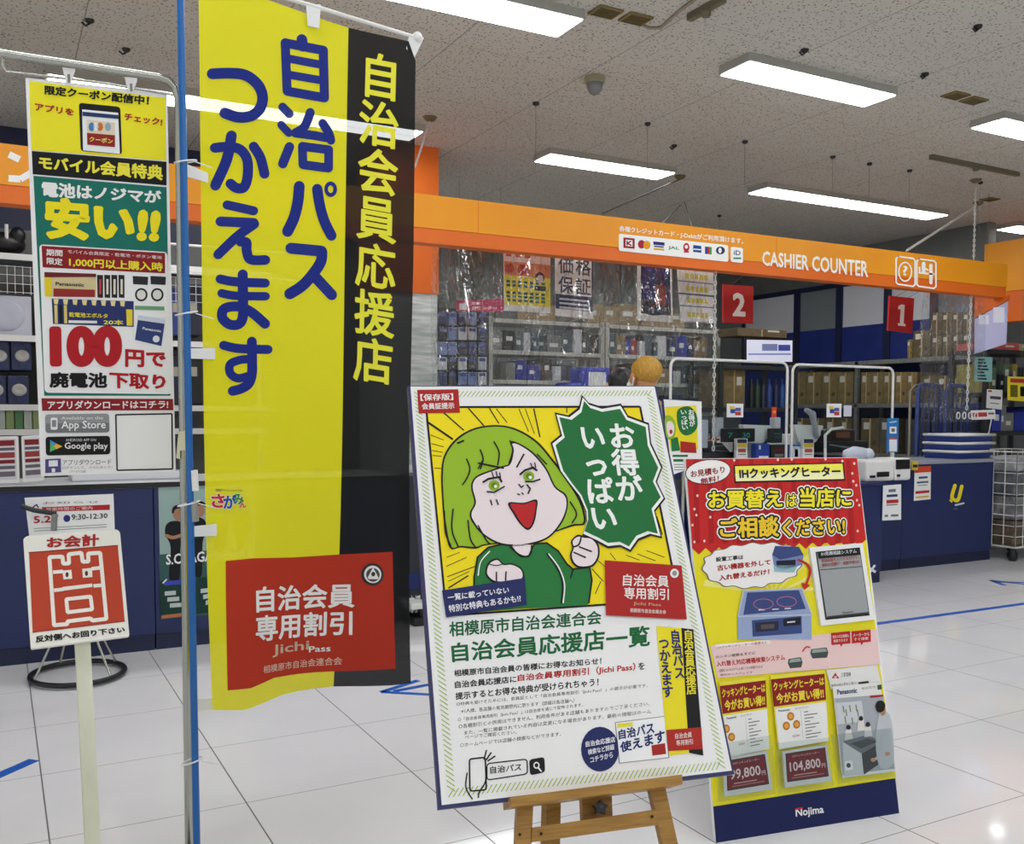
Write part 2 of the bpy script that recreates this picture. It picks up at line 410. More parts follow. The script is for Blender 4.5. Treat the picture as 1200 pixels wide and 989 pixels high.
# far wall, the navy wall over the shelves, the panelled wall along the office
MB().box(3.2, 9.62, 10.6, 10.72, 0, CZ, WALL_G).struct('wall_back')
w = MB(); w.box(-3, 3.0, 8.0, 8.1, 2.66, CZ, NAVY_D); w.box(-3, 3.0, 8.0, 8.1, 0, 2.66, WALL_G); w.struct('wall_shelves')
XW = 9.5
w = MB()
PANEL_W = mat('white_wall_panel', (216, 217, 224), .25)
PANEL_G = mat('grey_window_panel', (128, 134, 138), .15)
BLUE_W = noisy('blue_wall_panel', (34, 52, 130), (30, 46, 116), 5, .35)
w.box(XW, XW+.12, 6.75, 10.6, 0, 2.42, BLUE_W); w.box(XW, XW+.12, 6.75, 10.6, 2.98, CZ, WALL_G)
yb = [10.6, 9.54, 8.81, 8.06, 7.41, 6.75]
cols = [PANEL_W, PANEL_G, PANEL_W, PANEL_W, PANEL_G]
for a, c, m in zip(yb, yb[1:], cols): w.box(XW+.01, XW+.11, c+.04, a-.04, 2.42, 2.94, m)
for a in yb: w.box(XW-.015, XW+.12, a-.05, a+.05, 1.4, 2.98, NAVY_D)
w.box(XW-.02, XW+.12, 6.75, 10.6, 2.93, 2.99, NAVY_D)
w.struct('wall_office')
# orange column with a wrapped white foot
c = MB(); zc = atY(515, 345, 7.0).z
c.box(2.62, 3.12, 7.0, 7.5, zc, CZ, ORANGE_D); c.struct('trim_column_top')
c = MB(); c.box(2.63, 3.11, 7.01, 7.49, 0, zc-.001, noisy('plastic_wrapped_white', (222, 226, 224), (176, 186, 184), 14, .25, (.3, .3, 3), .3)); c.struct('trim_column_foot')
MB().box(12.0, 12.1, -5, 10.6, 0, CZ, WALL_G).struct('wall_side')
# orange fascia along the side
c = MB(); c.box(9.45, 9.6, 5.4, 6.75, 2.3, 3.15, ORANGE_D); c.box(9.44, 9.45, 5.4, 6.75, 2.62, 3.15, ORANGE); c.struct('trim_side_fascia')

# ---------------------------------------------------------------- hanging fascia beam
YB = 5.55
zt, zbm, zs = 2.675, 2.378, 2.47
bt = thing('fascia_beam', 'long two-tone orange hanging beam with cashier lettering over the navy counters', 'fascia beam', (3.0, YB, zbm))
b = MB(); b.box(-2.0, 8.09, YB, YB+.12, zs, zt, ORANGE)
for x in (-.8, .75, 2.75, 5.3, 7.1): b.box(x-.002, x+.002, YB-.0015, YB+.01, zs, zt, ORANGE_D)
b.build('upper_board', bt)
b = MB(); b.box(-2.0, 8.085, YB+.006, YB+.115, zbm, zs-.0005, ORANGE_D); b.build('lower_board', bt)
q = xplane(8.06, 1160, 360); q.slab([(1141, 344), (1182, 346), (1182, 351), (1141, 373)], .02, ORANGE_D); q.build('gusset_board', bt)
q = xplane(8.06, 1160, 380); q.slab([(1141.5, 374.5), (1180.5, 353), (1178.5, 403), (1140.5, 415)], .012, mat('pale_lilac_panel', (196, 196, 232), .15)); q.line([(1141, 348), (1141, 414)], 2.2, (110, 50, 40), 2, rnd=False); q.rect(1147, 369, 1159, 380, (226, 226, 242), 1); q.rect(1164, 360, 1177, 378, (228, 228, 244), 1); q.build('side_board', bt)  # two paler patches on the lilac board are a painted reflection of wall panels
s = Sheet((3.0, YB, zbm), (1, 0, 0), (0, 0, 1))
G = crop(700, 240, .2124); G2 = crop(950, 240, .2124)
s.text('各種クレジットカード・J-Debitがご利用頂けます。', G((120, 115), (805, 185), (805, 222), (120, 150)), (250, 246, 240), .025)
s.poly(rq(G((118, 159), (722, 223), (722, 315), (118, 254)), 2.5), (246, 246, 244), 2)
s.poly(rq(G((735, 231), (803, 238), (803, 322), (735, 314)), 2.5), (246, 246, 244), 2)
s.poly(G((143, 180), (205, 186), (205, 243), (143, 237)), (150, 30, 46), 3); s.poly(G((155, 192), (193, 196), (193, 231), (155, 227)), (246, 246, 244), 4)
s.line(G((163, 200), (163, 222)), 1.6, (150, 30, 46), 5); s.line(G((182, 202), (166, 212), (184, 224)), 1.6, (150, 30, 46), 5)
s.ell(G((243, 218))[0], 4.2, 5.0, (170, 34, 60), 3); s.ell(G((272, 222))[0], 4.2, 5.0, (228, 160, 40), 4)
s.poly(G((308, 202), (370, 208), (370, 226), (308, 220)), (40, 44, 110), 3); s.poly(G((310, 238), (368, 243), (368, 254), (310, 249)), (226, 176, 60), 3); s.poly(G((312, 224), (366, 229), (366, 238), (312, 233)), (90, 100, 150), 3)
s.text('JAL', G((390, 226), (452, 232), (452, 254), (390, 248)), (60, 150, 70), .03)
s.ell(G((490, 235))[0], 3.6, 5.2, (190, 30, 50), 3); s.ell(G((490, 232))[0], 1.8, 2.2, (246, 246, 244), 4); s.rect(*G((476, 256))[0], *G((505, 264))[0], (190, 30, 50), 3)
s.poly(G((528, 222), (573, 227), (573, 265), (528, 260)), (30, 74, 150), 3); s.line(G((533, 245), (568, 248)), 1.5, (230, 236, 246), 4)
s.poly(G((593, 230), (606, 231), (606, 272), (593, 271)), (30, 60, 150), 3); s.poly(G((606, 231), (618, 232), (618, 273), (606, 272)), (200, 40, 50), 3); s.poly(G((618, 232), (630, 234), (630, 275), (618, 273)), (60, 150, 60), 3)
s.ell(G((678, 252))[0], 5.2, 4.6, (32, 44, 100), 3); s.ell(G((676, 252))[0], 2.0, 3.2, (246, 246, 244), 4)
s.text('iD', G((752, 250), (790, 254), (790, 280), (752, 276)), (60, 74, 120), .02); s.rect(*G((750, 290))[0], *G((792, 300))[0], (60, 150, 130), 3)
s.text('CASHIER COUNTER', [(893, 294), (1017, 306), (1017, 325), (893, 311)], (252, 248, 240), .03)
for x0, x1 in ((470, 575), (585, 690)):
    s.line(G2((x0+12, 285+(x0-470)*.12), (x1-10, 296+(x0-470)*.12), (x1, 308+(x0-470)*.12), (x1, 440+(x0-470)*.1), (x1-12, 450+(x0-470)*.1), (x0+10, 438+(x0-470)*.1), (x0, 428+(x0-470)*.1), (x0, 298+(x0-470)*.12)), 1.9, (252, 248, 240), 3, closed=True)
s.line([(x, y) for x, y in [(1060.5+7.5*math.cos(a), 318.5+11*math.sin(a)) for a in [i*math.pi/10 for i in range(20)]]], 1.6, (252, 248, 240), 3, closed=True)
s.text('?', G2((508, 335), (534, 338), (534, 392), (508, 389)), (252, 248, 240), .03)
s.line(G2((598, 375), (680, 384)), 2.2, (252, 248, 240), 3); s.line(G2((622, 325), (622, 372)), 4.5, (252, 248, 240), 3); s.line(G2((662, 335), (662, 430)), 4, (252, 248, 240), 3); s.line(G2((600, 345), (600, 372)), 2, (252, 248, 240), 3); s.line(G2((634, 352), (645, 360)), 2, (252, 248, 240), 3)
s.line([(10.5, 181), (23, 187)], 8, (246, 246, 244), 3, rnd=False); s.line([(10, 209), (24, 210), (36, 203), (52, 180)], 8, (246, 246, 244), 3, rnd=False)
s.build('lettering', bt)

# ---------------------------------------------------------------- chains and hooks
def chain(name, label, p, q, m, r=.010, wire=.0028, group=None, plate=True, step=.022):
    p, q = Vector(p), Vector(q); t = thing(name, label, 'chain', q, group); d = (q-p); n = max(3, int(d.length/step)); d.normalize()
    a = d.orthogonal().normalized(); c2 = d.cross(a); b = MB()
    for i in range(n):
        o = p+(q-p)*((i+.5)/n); e = a if i % 2 else c2; L = (q-p).length/n*.62
        b.tube([o+d*L*math.sin(k*math.pi/4)+e*r*.62*math.cos(k*math.pi/4) for k in range(8)], wire, m, 5, closed=True)
    b.build('links', t)
    if plate:
        b = MB(); b.lathe((p.x, p.y, CZ-.025), [(.012, -.01), (.035, 0), (.05, .02), (.05, .025)], mat('bronze_ceiling_plate', (110, 96, 64), .5), 14); b.build('ceiling_plate', t)
    return t
CH_W = mat('white_plastic_chain', (206, 206, 200), .4); CH_D = mat('dark_steel_chain', (84, 84, 80), .4, .6)
def cl(x, y): return atZ(x, y, CZ)
chain('hanging_chain', 'pale chain from ceiling plate to the beam in front of the orange column', cl(504, 137)-Vector((0, 0, .03)), atY(486, 196, YB+.06)*1.0, CH_W)
chain('hanging_chain', 'dark thin chain sagging from the ceiling to the beam above the card logos', cl(797, 206)-Vector((0, 0, .03)), atY(706, 250, YB+.06), CH_D, plate=True)
chain('hanging_chain', 'bright pale chain running to the beam above the two pictograms', cl(1146, 237)-Vector((0, 0, .03)), atY(1062, 294, YB+.06), CH_W, r=.014, wire=.005)
chain('hanging_chain', 'pale vertical chain meeting the beam near its free end', Vector((*atY(1141, 302, YB+.06).xy, CZ-.03)), atY(1141, 304, YB+.06), CH_W, r=.012, wire=.004)
chain('barrier_chain', 'white plastic chain hanging below the beam beside the red number two sign', Vector((*atY(838, 340, YB+.06).xy, 2.378)), Vector((*atY(836, 528, YB+.06).xy, atY(836, 528, YB+.06).z)), CH_W, .014, .005, plate=False, step=.034)
chain('barrier_chain', 'white plastic chain hanging beside the brown cartons and the blue roll cage', Vector((*atY(1138, 352, YB+.06).xy, 2.378)), atY(1133, 480, YB+.06), CH_W, .014, .005, plate=False, step=.034)
WIRE = mat('thin_steel_wire', (120, 120, 116), .4, .7)
for p, q, lab in ((cl(798, 240), atY(776, 262, YB+.05), 'first leg of the thin dark wire pair above the card logos'), (cl(802, 236), atY(811, 266, YB+.05), 'second leg of the thin dark wire pair above the card logos')):
    MB().tube([p, q], .004, CH_D, 6).one('suspension_wire', lab, 'wire')
hooks = [(628, 120, 246), (759, 144, 255), (873, 165, 268), (976, 183, 280), (1019, 191, 286), (1066, 199, 292), (1149, 213, 300), (843, 252, 272)]
for i, (x, y, y2) in enumerate(hooks):
    p = cl(x, y); t = thing('wire_hanger', 'thin wire dropping from a small black ceiling hook', 'wire hanger', p-Vector((0, 0, .03)), 'wire hangers under the ceiling')
    MB().lathe(p-Vector((0, 0, .022)), [(.012, 0), (.022, .008), (.022, .022)], PLASTIC_B, 10).build('hook', t)
    MB().tube([p-Vector((0, 0, .02)), p-Vector((0, 0, .45))], .0016, WIRE, 5).build('wire', t)
for x, y, lab in ((105, 23, 'small black ceiling hook above the coupon poster, higher of two'), (148, 57, 'small black ceiling hook above the coupon poster, lower of two'), (943, 58, 'black ceiling hook on the board joint behind the middle light'), (1146, 30, 'black ceiling hook alone in the upper corner'), (790, 170, 'black ceiling hook beside the short hanging light'), (1084, 86, 'tiny black ceiling hook next to the brown vents')):
    p = cl(x, y); b = MB(); b.lathe(p-Vector((0, 0, .02)), [(.010, 0), (.022, .008), (.024, .02)], PLASTIC_B, 10); b.tube([p-Vector((.0, 0, .02)), p-Vector((.02, 0, .035)), p-Vector((.04, 0, .02))], .006, PLASTIC_B, 6); b.one('ceiling_hook', lab, 'hook')

# ---------------------------------------------------------------- ceiling lights
TUBE = lamp_material('lit_diffuser', LAMP, (.97, .99, 1)); HOUS = mat('light_housing', (168, 168, 160), .5); SLOT = lamp_material('dim_diffuser_joint', LAMP*.55, (.94, .95, 1))
def light(x0, Y, label, n=1, group=None):
    L = 1.22*n
    t = thing('ceiling_light', label, 'ceiling light', (x0+L/2, Y, CZ-.06), group)
    b = MB(); b.add([(x0-.012, Y-.135, CZ-.05), (x0+L+.012, Y-.135, CZ-.05), (x0+L+.012, Y+.135, CZ-.05), (x0-.012, Y+.135, CZ-.05), (x0-.008, Y-.13, CZ), (x0+L+.008, Y-.13, CZ), (x0+L+.008, Y+.13, CZ), (x0-.008, Y+.13, CZ)],
                    [(3, 2, 1, 0), (4, 5, 6, 7), (0, 1, 5, 4), (1, 2, 6, 5), (2, 3, 7, 6), (3, 0, 4, 7)], HOUS); b.build('housing', t)
    for k in range(n):
        a = x0+1.22*k
        b = MB(); b.box(a+.004, a+1.216, Y-.126, Y-.005, CZ-.056, CZ-.0505, TUBE); b.box(a+.004, a+1.216, Y+.005, Y+.126, CZ-.056, CZ-.0505, TUBE); b.box(a+.004, a+1.216, Y-.005, Y+.005, CZ-.0555, CZ-.0505, SLOT); b.build('diffuser', t)
    return t
light(1.50, 4.40, 'flat ceiling light cut by the photo top edge above the green-haired woman board', 1)
light(3.88, 4.43, 'flat ceiling light in the middle of the ceiling, wholly visible')
light(6.15, 4.40, 'flat ceiling light cut by the photo edge above the short track rail')
light(3.88, 6.68, 'short bright ceiling light just above the orange beam')
light(6.16, 6.70, 'double-length bright ceiling light above the cashier lettering', 2)
light(9.75, 6.70, 'ceiling light peeping in above the side fascia')
hid = [(x, Y) for Y in (-2.44, -.16, 2.12) for x in (-.7, 1.55, 3.88, 6.15)]+[(-.9, 4.4), (6.16, 8.98), (3.9, 8.98)]
for x, Y in hid: light(x, Y, 'flat ceiling light of the same pattern further along the shop ceiling', 1, 'ceiling lights along the shop')
pL, pR = atZ(190, 121, CZ-.088), atZ(487, 166, CZ-.088)
light(pR.x-2.44, (pL.y+pR.y)/2, 'long ceiling light shining through the yellow banner cloth', 2)

# ---------------------------------------------------------------- other ceiling fittings
BRZ = mat('bronze_grille', (128, 112, 66), .5)
for (x, y), lab in (((710, 13), 'brown ceiling grille above the camera dome, first of the pair'), ((745, 21), 'brown ceiling grille above the camera dome, second of the pair'), ((1120, 111), 'brown ceiling grille near the short light, first of the pair'), ((1141, 117), 'brown ceiling grille near the short light, second of the pair'), ((1160, 233), 'small brown plate on the ceiling above the beam end')):
    p = cl(x, y); b = MB(); b.box(p.x-.075, p.x+.075, p.y-.06, p.y+.06, CZ-.012, CZ, BRZ, .004)
    for k in range(5): b.box(p.x-.06, p.x+.06, p.y-.045+k*.02, p.y-.037+k*.02, CZ-.016, CZ-.011, mat('bronze_slat', (92, 80, 46), .5))
    b.one('ceiling_grille', lab, 'grille')
p = cl(697, 90); t = thing('dome_camera', 'small smoked dome camera hanging on the ceiling', 'dome camera', p-Vector((0, 0, .11)))
MB().lathe(p-Vector((0, 0, .04)), [(.06, 0), (.065, .02), (.06, .04)], mat('beige_camera_mount', (150, 142, 112), .5), 18).build('mount', t)
MB().ball(p-Vector((0, 0, .05)), (.05, .05, .062), mat('smoked_dome', (120, 122, 120), .15), 16, 10).build('dome', t)
def rail(p, q, label):
    t = thing('track_rail', label, 'track rail', (p+q)/2-Vector((0, 0, .04))); d = (q-p).normalized(); n = Vector((-d.y, d.x, 0))*.018
    MB().prism([p-n, q-n, q+n, p+n], (0, 0, -.035), mat('olive_rail', (104, 98, 76), .4)).build('rail', t); m = (p+q)/2
    MB().lathe(m-Vector((0, 0, .06)), [(.02, 0), (.026, .01), (.026, .03)], mat('olive_rail', (104, 98, 76)), 12).build('adapter', t)
rail(cl(1091, 181), cl(1193, 202), 'short olive track rail on the ceiling between two lights')
rail(cl(808, 17), cl(848, -6), 'dark track rail end entering at the top of the photo')
pts = [cl(*q) for q in ((752, 27), (760, 31), (774, 31), (800, 8), (815, -3))]
MB().tube([p-Vector((0, 0, .008)) for p in pts], .008, mat('beige_conduit', (150, 142, 120), .5), 6).one('ceiling_conduit', 'thin beige conduit bending away from the ceiling grilles', 'conduit')

# ---------------------------------------------------------------- tape on the floor
def tape(pts, w, name, label):
    b = MB()
    for a, c in pts:
        a, c = atZ(*a, 0), atZ(*c, 0); d = (c-a).normalized(); n = Vector((-d.y, d.x, 0))*w/2
        b.prism([a-n, c-n, c+n, a+n], (0, 0, .0012), TAPE)
    b.one(name, label, 'floor tape')
tape([((1020, 732), (1215, 705.5))], .05, 'floor_tape', 'long straight blue tape line on the tiles in front of the counter')
tape([((1161, 680), (1215, 686.5)), ((1161, 680), (1177, 686)), ((1166, 682), (1215, 683))], .04, 'floor_tape_arrow', 'blue tape arrow on the tiles beside the wire cage')
tape([((447, 811), (505, 814)), ((447, 811), (490, 797.5)), ((462, 810), (505, 802))], .035, 'floor_tape_arrow', 'blue tape arrow tip under the black banner stripe')
tape([((-20, 917), (40, 890.5))], .05, 'floor_tape', 'blue tape strip beside the white sign post')

# ================================================================ NOBORI BANNER
BO = Vector((.743, 2.472, .568)); BX = (.99, .14, -.014); BZ = (.011, .025, 1.0)
YEL, BLK, RED_B, BLU = cloth_material('yellow_polyester', (238, 232, 34), .055, .2), cloth_material('black_polyester', (22, 23, 24), .05, .05), cloth_material('red_print_polyester', (190, 56, 38), .02, .1), cloth_material('blue_print_polyester', (34, 50, 142), .04, .1)
YTX = mat('yellow_print', (236, 232, 50), .7)
bt = thing('nobori_banner', 'tall yellow and black banner flag with big blue Japanese lettering on a blue pole', 'banner flag', (*BO.xy, 0))
s = Sheet(BO, BX, BZ, .0009)
s.poly([(232, -24), (320, 2.5), (409.5, 31.6), (405.8, 240), (400.7, 490), (397, 668), (394.2, 806), (330, 816), (283, 829), (245, 829)], YEL, 0)
s.poly([(409.5, 31.6), (478, 49), (486, 72), (485, 300), (479, 640), (476, 798), (394.2, 806), (397, 668), (400.7, 490), (405.8, 240)], BLK, 0)
A4 = crop(220, 630, .25274)
s.poly(A4((175, 108), (300, 96), (500, 92), (700, 78), (944, 64), (940, 598), (690, 625), (400, 650), (280, 690), (168, 698)), RED_B, 1)
K1 = crop(310, 30, .17189); K2 = crop(310, 190, .17189); K3 = crop(230, 60, .17189); K4 = crop(230, 220, .17189); K5 = crop(235, 310, .17189)
def st(c, pts, w, smooth=True, closed=False): s.line(c(*pts), w*.17189, BLU, 1, smooth, closed)
# 自
st(K1, [(255, 95), (262, 140)], 76, False); st(K1, [(138, 120), (405, 165), (412, 490), (150, 450)], 64, False, True)
for a, b2 in (((150, 225), (400, 265)), ((150, 335), (400, 372)), ): st(K1, [a, b2], 56, False)
s.poly(K1((138, 420), (405, 470), (405, 505), (148, 470)), BLU, 1)
# 治
st(K1, [(118, 558), (165, 605)], 60, False); st(K1, [(108, 680), (160, 735)], 56, False); st(K1, [(165, 830), (118, 945)], 66, False)
st(K1, [(312, 592), (270, 690), (205, 735)], 62); st(K1, [(205, 735), (330, 748), (440, 765)], 62, False); st(K1, [(398, 665), (440, 730), (455, 780)], 62)
st(K1, [(255, 825), (440, 845), (438, 970), (258, 950)], 62, False, True)
# パス
st(K2, [(232, 168), (222, 270), (195, 380), (150, 475)], 76); st(K2, [(358, 185), (372, 280), (405, 400), (455, 500)], 74)
s.line([K2((452+32*math.cos(a), 184+40*math.sin(a)))[0] for a in [i*math.pi/9 for i in range(18)]], 4.6, BLU, 1, False, True)
st(K2, [(172, 590), (385, 608)], 76, False); st(K2, [(388, 612), (380, 680), (320, 770), (250, 845), (165, 900)], 76); st(K2, [(345, 790), (455, 905)], 76, False)
# つかえます
st(K3, [(105, 157), (230, 155), (330, 170), (410, 230), (445, 310), (430, 390), (370, 445), (280, 455), (190, 425)], 74)
st(K3, [(125, 660), (210, 655), (290, 672), (340, 740), (345, 850), (320, 930), (270, 935), (230, 905)], 68); st(K3, [(235, 580), (205, 740), (130, 915)], 72); st(K3, [(385, 655), (430, 730), (458, 840)], 68)
st(K4, [(208, 118), (385, 160)], 62, False); st(K4, [(165, 230), (385, 242)], 68, False); st(K4, [(390, 250), (280, 330), (150, 455)], 66); st(K4, [(300, 370), (338, 375), (340, 430), (365, 490), (465, 495)], 66)
st(K5, [(135, 98), (240, 118), (435, 128)], 62); st(K5, [(145, 195), (240, 213), (438, 218)], 58); st(K5, [(285, 68), (288, 230), (288, 350), (262, 405), (200, 408), (152, 365), (155, 310), (200, 288), (270, 290), (350, 330), (435, 405)], 68)
st(K5, [(160, 550), (260, 572), (455, 580)], 62); st(K5, [(348, 525), (350, 640), (350, 740), (330, 810), (280, 845), (222, 862)], 66); st(K5, [(345, 645), (270, 650), (205, 680), (205, 740), (255, 775), (330, 760)], 58)
# 自治会員応援店, seven signs down the black stripe
s.vtext('自治会員応援店', [(424, 58), (469, 68), (461, 455), (414, 448)], YTX, .025, 1, .87)
# discount panel
W2 = mat('white_print', (240, 238, 234), .7)
D = crop(290, 650, .16184)
s.text('自治会員', D((58, 232), (768, 205), (768, 380), (58, 418)), W2, .03, 2); s.text('専用割引', D((50, 440), (755, 405), (755, 580), (50, 630)), W2, .03, 2)
GOLD = mat('gold_print', (206, 180, 150), .6)
s.text('Jichi', D((180, 655), (465, 625), (465, 715), (180, 745)), GOLD, .02, 2); s.text('Pass', D((465, 672), (615, 660), (615, 705), (465, 716)), W2, .02, 2); s.text('相模原市自治会連合会', D((105, 800), (692, 742), (692, 800), (105, 855)), mat('pale_print', (226, 190, 170), .7), .01, 2)
s.ell((434.5, 672.5), 12.6, 13, mat('seal_black', (30, 32, 32)), 2); s.ell((434.5, 672.5), 9.8, 10.2, W2, 3); s.ell((434.5, 673), 7.6, 8, mat('seal_grey', (70, 72, 70)), 4); s.poly([(434.5, 664), (441, 677), (428, 677)], W2, 5); s.ell((434.5, 672), 2.2, 2.6, mat('seal_black', (30, 32, 32)), 6); s.line([(430, 677), (439, 677)], 2, W2, 6)
# さがみん
A3 = crop(220, 430, .25274)
for ch, x, y, w, col in (('さ', 110, 588, 62, (206, 40, 60)), ('が', 165, 592, 62, (40, 80, 170)), ('み', 212, 588, 48, (60, 150, 60)), ('ん', 240, 620, 32, (214, 90, 60))):
    s.text(ch, A3((x, y), (x+w, y), (x+w, y+w*1.05), (x, y+w*1.05)), col, .045, 2, outline=((.05, (244, 240, 220)),))
s.text('相模原市マスコットキャラクター', A3((130, 565), (258, 568), (258, 580), (130, 577)), (60, 60, 50), .01, 2)
def warp(u, v, d):
    k = max(0.0, 1-v/.75); f = .028*k*k*math.sin((u+.30)*13.5+.6)+.006*math.sin(u*11+v*2.2)
    f += .03*max(0, 1-v/.3)*max(0, -u-.05)
    return (u, v, d+f)
cu = [-.3+.6*i/40 for i in range(41)]; cv = [.02+.02*i for i in range(22)]+[.5+.1*i for i in range(14)]
cl_ = s.build('cloth', bt, warp, ((0, cu), (1, cv)))
# pole and arm lie in the cloth's plane
def bp(x, y, w=0.0): return s.P((x, y), w)
def down(p, q): d = (q-p); return p+d*(p.z/(p.z-q.z)-.0) if p.z != q.z else q
p0, p1 = bp(211.5, 0), bp(230.5, 989); top = p0+(p0-p1)*.06; foot = p0+(p1-p0)*((p0.z-.02)/(p0.z-p1.z))
MB().tube([top, foot], .0088, BLUE_POLE, 14).build('pole', bt)
MB().lathe((foot.x, foot.y, 0), [(.19, 0), (.19, .03), (.03, .07), (.02, .14)], PLASTIC_B, 24).build('weight_base', bt)
b = MB(); b.tube([bp(213, -38), bp(369, 7.6), bp(486, 43.5)], .0055, PLASTIC_W, 10); b.ball(bp(489, 44), (.015, .015, .016), PLASTIC_W, 12, 8); b.build('top_arm', bt)
tabs = [((359, 5), (376, 5), (374, 33), (361, 30)), ((480, 40), (497, 44), (486, 67), (476, 57)),
        ((214, 190), (244, 203), (244, 214), (216, 206)), ((221, 408), (252, 408), (252, 421), (221, 420)), ((224, 617), (254, 614), (254, 628), (225, 629)), ((228, 819), (256, 818), (255, 831), (228, 834))]
for i, q in enumerate(tabs):
    t = Sheet(BO+s.N*.004, BX, BZ); t.slab(q, .003, TABW); t.build('loop_tab', bt)
for y0, y1 in ((551, 575), (587, 611)):
    b = MB(); b.tube([bp(226, y0), bp(227.5, y1)], .0115, PLASTIC_W if y0 < 580 else mat('grey_clamp', (150, 152, 146), .4), 14); b.build('pole_clamp', bt)
for x, y in ((218, 189), (219, 367), (222, 590), (226, 892)):
    c = bp(x, y)-s.N*.004; b = MB(); b.tube([c+Vector((.026*math.cos(a), .014*math.sin(a), .006*math.cos(a))) for a in [i*math.pi/8 for i in range(16)]], .002, TABW, 6, closed=True); b.tube([c+Vector((.02, -.012, .0)), c+Vector((.06, -.02, -.012))], .0014, TABW, 6); b.build('cable_tie', bt)

# ================================================================ POSTER STAND WITH CHROME FRAME AND COUPON POSTER
KF = .905
QO = CAM+(Vector((.276, 2.836, 1.148))-CAM)*KF; QX = (.994, -.106, .01); QZ = (-.016, -.054, .998)
s = Sheet(QO, QX, QZ)
K0 = crop(0, 0, .18333); K1 = crop(0, 0, .25274); K2 = crop(0, 240, .25274); K3 = crop(0, 480, .25274)
outer = [(29.8, 91), (195.8, 109), (206, 552), (48, 558)]
s.slab(outer, .0015, WHITE)
Y_, BK, RD, GR, DR = (240, 230, 40), (22, 22, 22), (176, 36, 42), (22, 112, 98), (140, 28, 34)
s.poly(K1((135, 375), (768, 455), (770, 745), (145, 695)), Y_, 1)
s.text('限定クーポン配信中！', K0((285, 545), (955, 615), (950, 675), (285, 605)), BK, .05)
s.text('アプリを', K0((222, 655), (475, 698), (470, 740), (225, 708)), RD, .045); s.text('チェック!', K0((795, 720), (1040, 760), (1035, 808), (795, 770)), RD, .045)
s.poly(rq(K0((504, 657), (769, 684), (780, 988), (516, 966)), 4), BK, 2)
s.poly(K0((525, 700), (755, 722), (766, 985), (531, 962)), (236, 238, 240), 3); s.poly(K0((528, 715), (755, 737), (757, 762), (528, 742)), (40, 54, 100), 4)
s.poly(K0((555, 765), (735, 785), (735, 865), (556, 850)), (226, 214, 186), 4); s.poly(K0((556, 850), (735, 866), (735, 942), (558, 926)), (150, 36, 34), 4)
for x, c in ((585, (70, 130, 190)), (640, (206, 110, 50)), (690, (150, 170, 190)), (612, (236, 240, 240))): s.ell(K0((x, 812))[0], 3.4, 5, c, 5)
s.text('クーポン', K0((572, 872), (722, 888), (722, 920), (572, 906)), (240, 226, 120), .03, 5)
s.poly(K1((147, 700), (772, 750), (772, 860), (152, 808)), (20, 20, 20), 1); s.text('モバイル会員特典', K1((178, 722), (755, 768), (755, 838), (180, 785)), (240, 230, 70), .05, 2)
s.poly(K1((155, 815), (772, 868))+K2((790, 885), (205, 885)), GR, 1)
s.text('電池はノジマが', K1((193, 840), (748, 885), (748, 945), (195, 912)), (240, 242, 240), .05, 2)
s.text('安い!!', K2((203, -40), (752, 2), (735, 185), (213, 158)), (244, 228, 30), .07, 2)
s.poly(rq(K2((182, 183), (776, 219), (797, 878), (207, 871)), 5), WHITE, 2)
s.poly(K2((193, 190), (765, 224), (765, 318), (198, 290)), DR, 3)
s.text('期間', K2((215, 205), (290, 210), (290, 240), (215, 236)), (240, 236, 236), .03, 4); s.text('限定', K2((217, 244), (290, 249), (290, 282), (217, 275)), (240, 236, 236), .03, 4)
s.text('モバイル会員限定・乾電池・ボタン電池', K2((315, 208), (750, 237), (750, 253), (315, 226)), (236, 220, 220), .01, 4); s.text('1,000円以上購入時', K2((320, 243), (755, 268), (755, 312), (320, 287)), (244, 226, 60), .035, 4)
s.poly(K2((206, 312), (446, 320), (446, 428), (210, 425)), (214, 196, 150), 3); s.poly(K2((206, 312), (446, 320), (446, 335), (206, 336)), (110, 30, 40), 4); s.poly(K2((206, 336), (238, 337), (240, 427), (209, 425)), (232, 206, 40), 4); s.poly(K2((248, 388), (440, 394), (440, 428), (248, 426)), (150, 44, 40), 4)
s.text('Panasonic', K2((258, 358), (390, 364), (390, 380), (258, 374)), BK, .03, 5)
for i in range(4): s.poly(K2((450+33*i, 325), (478+33*i, 326), (478+33*i, 432), (452+33*i, 430)), (38, 36, 32), 3); s.poly(K2((460+33*i, 345), (470+33*i, 345), (470+33*i, 415), (460+33*i, 415)), (226, 218, 200) if i else (190, 60, 70), 4)
s.poly(K2((240, 435), (620, 447), (620, 566), (246, 552)), (40, 50, 104), 3)
for i in range(8): s.poly(K2((248+44*i, 437+1.4*i), (272+44*i, 437+1.4*i), (268+44*i, 462+1.4*i), (252+44*i, 460+1.4*i)), (230, 214, 150), 4)
for i in range(3): s.poly(K2((252+22*i, 465), (266+22*i, 465), (268+22*i, 550), (254+22*i, 549)), (20, 22, 30) if i % 2 else (220, 200, 120), 4)
s.text('乾電池エボルタ', K2((320, 497), (500, 505), (500, 527), (320, 520)), (236, 220, 60), .03, 5); s.text('20本', K2((480, 532), (572, 534), (572, 558), (480, 556)), (240, 226, 80), .03, 5); s.poly(K2((585, 485), (614, 486), (614, 560), (588, 560)), (236, 210, 50), 4); s.poly(K2((318, 535), (450, 538), (450, 550), (318, 548)), (226, 226, 226), 4)
for x in (615, 697): s.poly(K2((x, 330), (x+72, 334), (x+70, 372), (x+2, 368)), (40, 42, 44), 3)
for x in (655, 729): s.ell(K2((x, 417))[0], 7.4, 7.8, (40, 40, 38), 3); s.ell(K2((x, 417))[0], 5.2, 5.6, (222, 222, 216), 4)
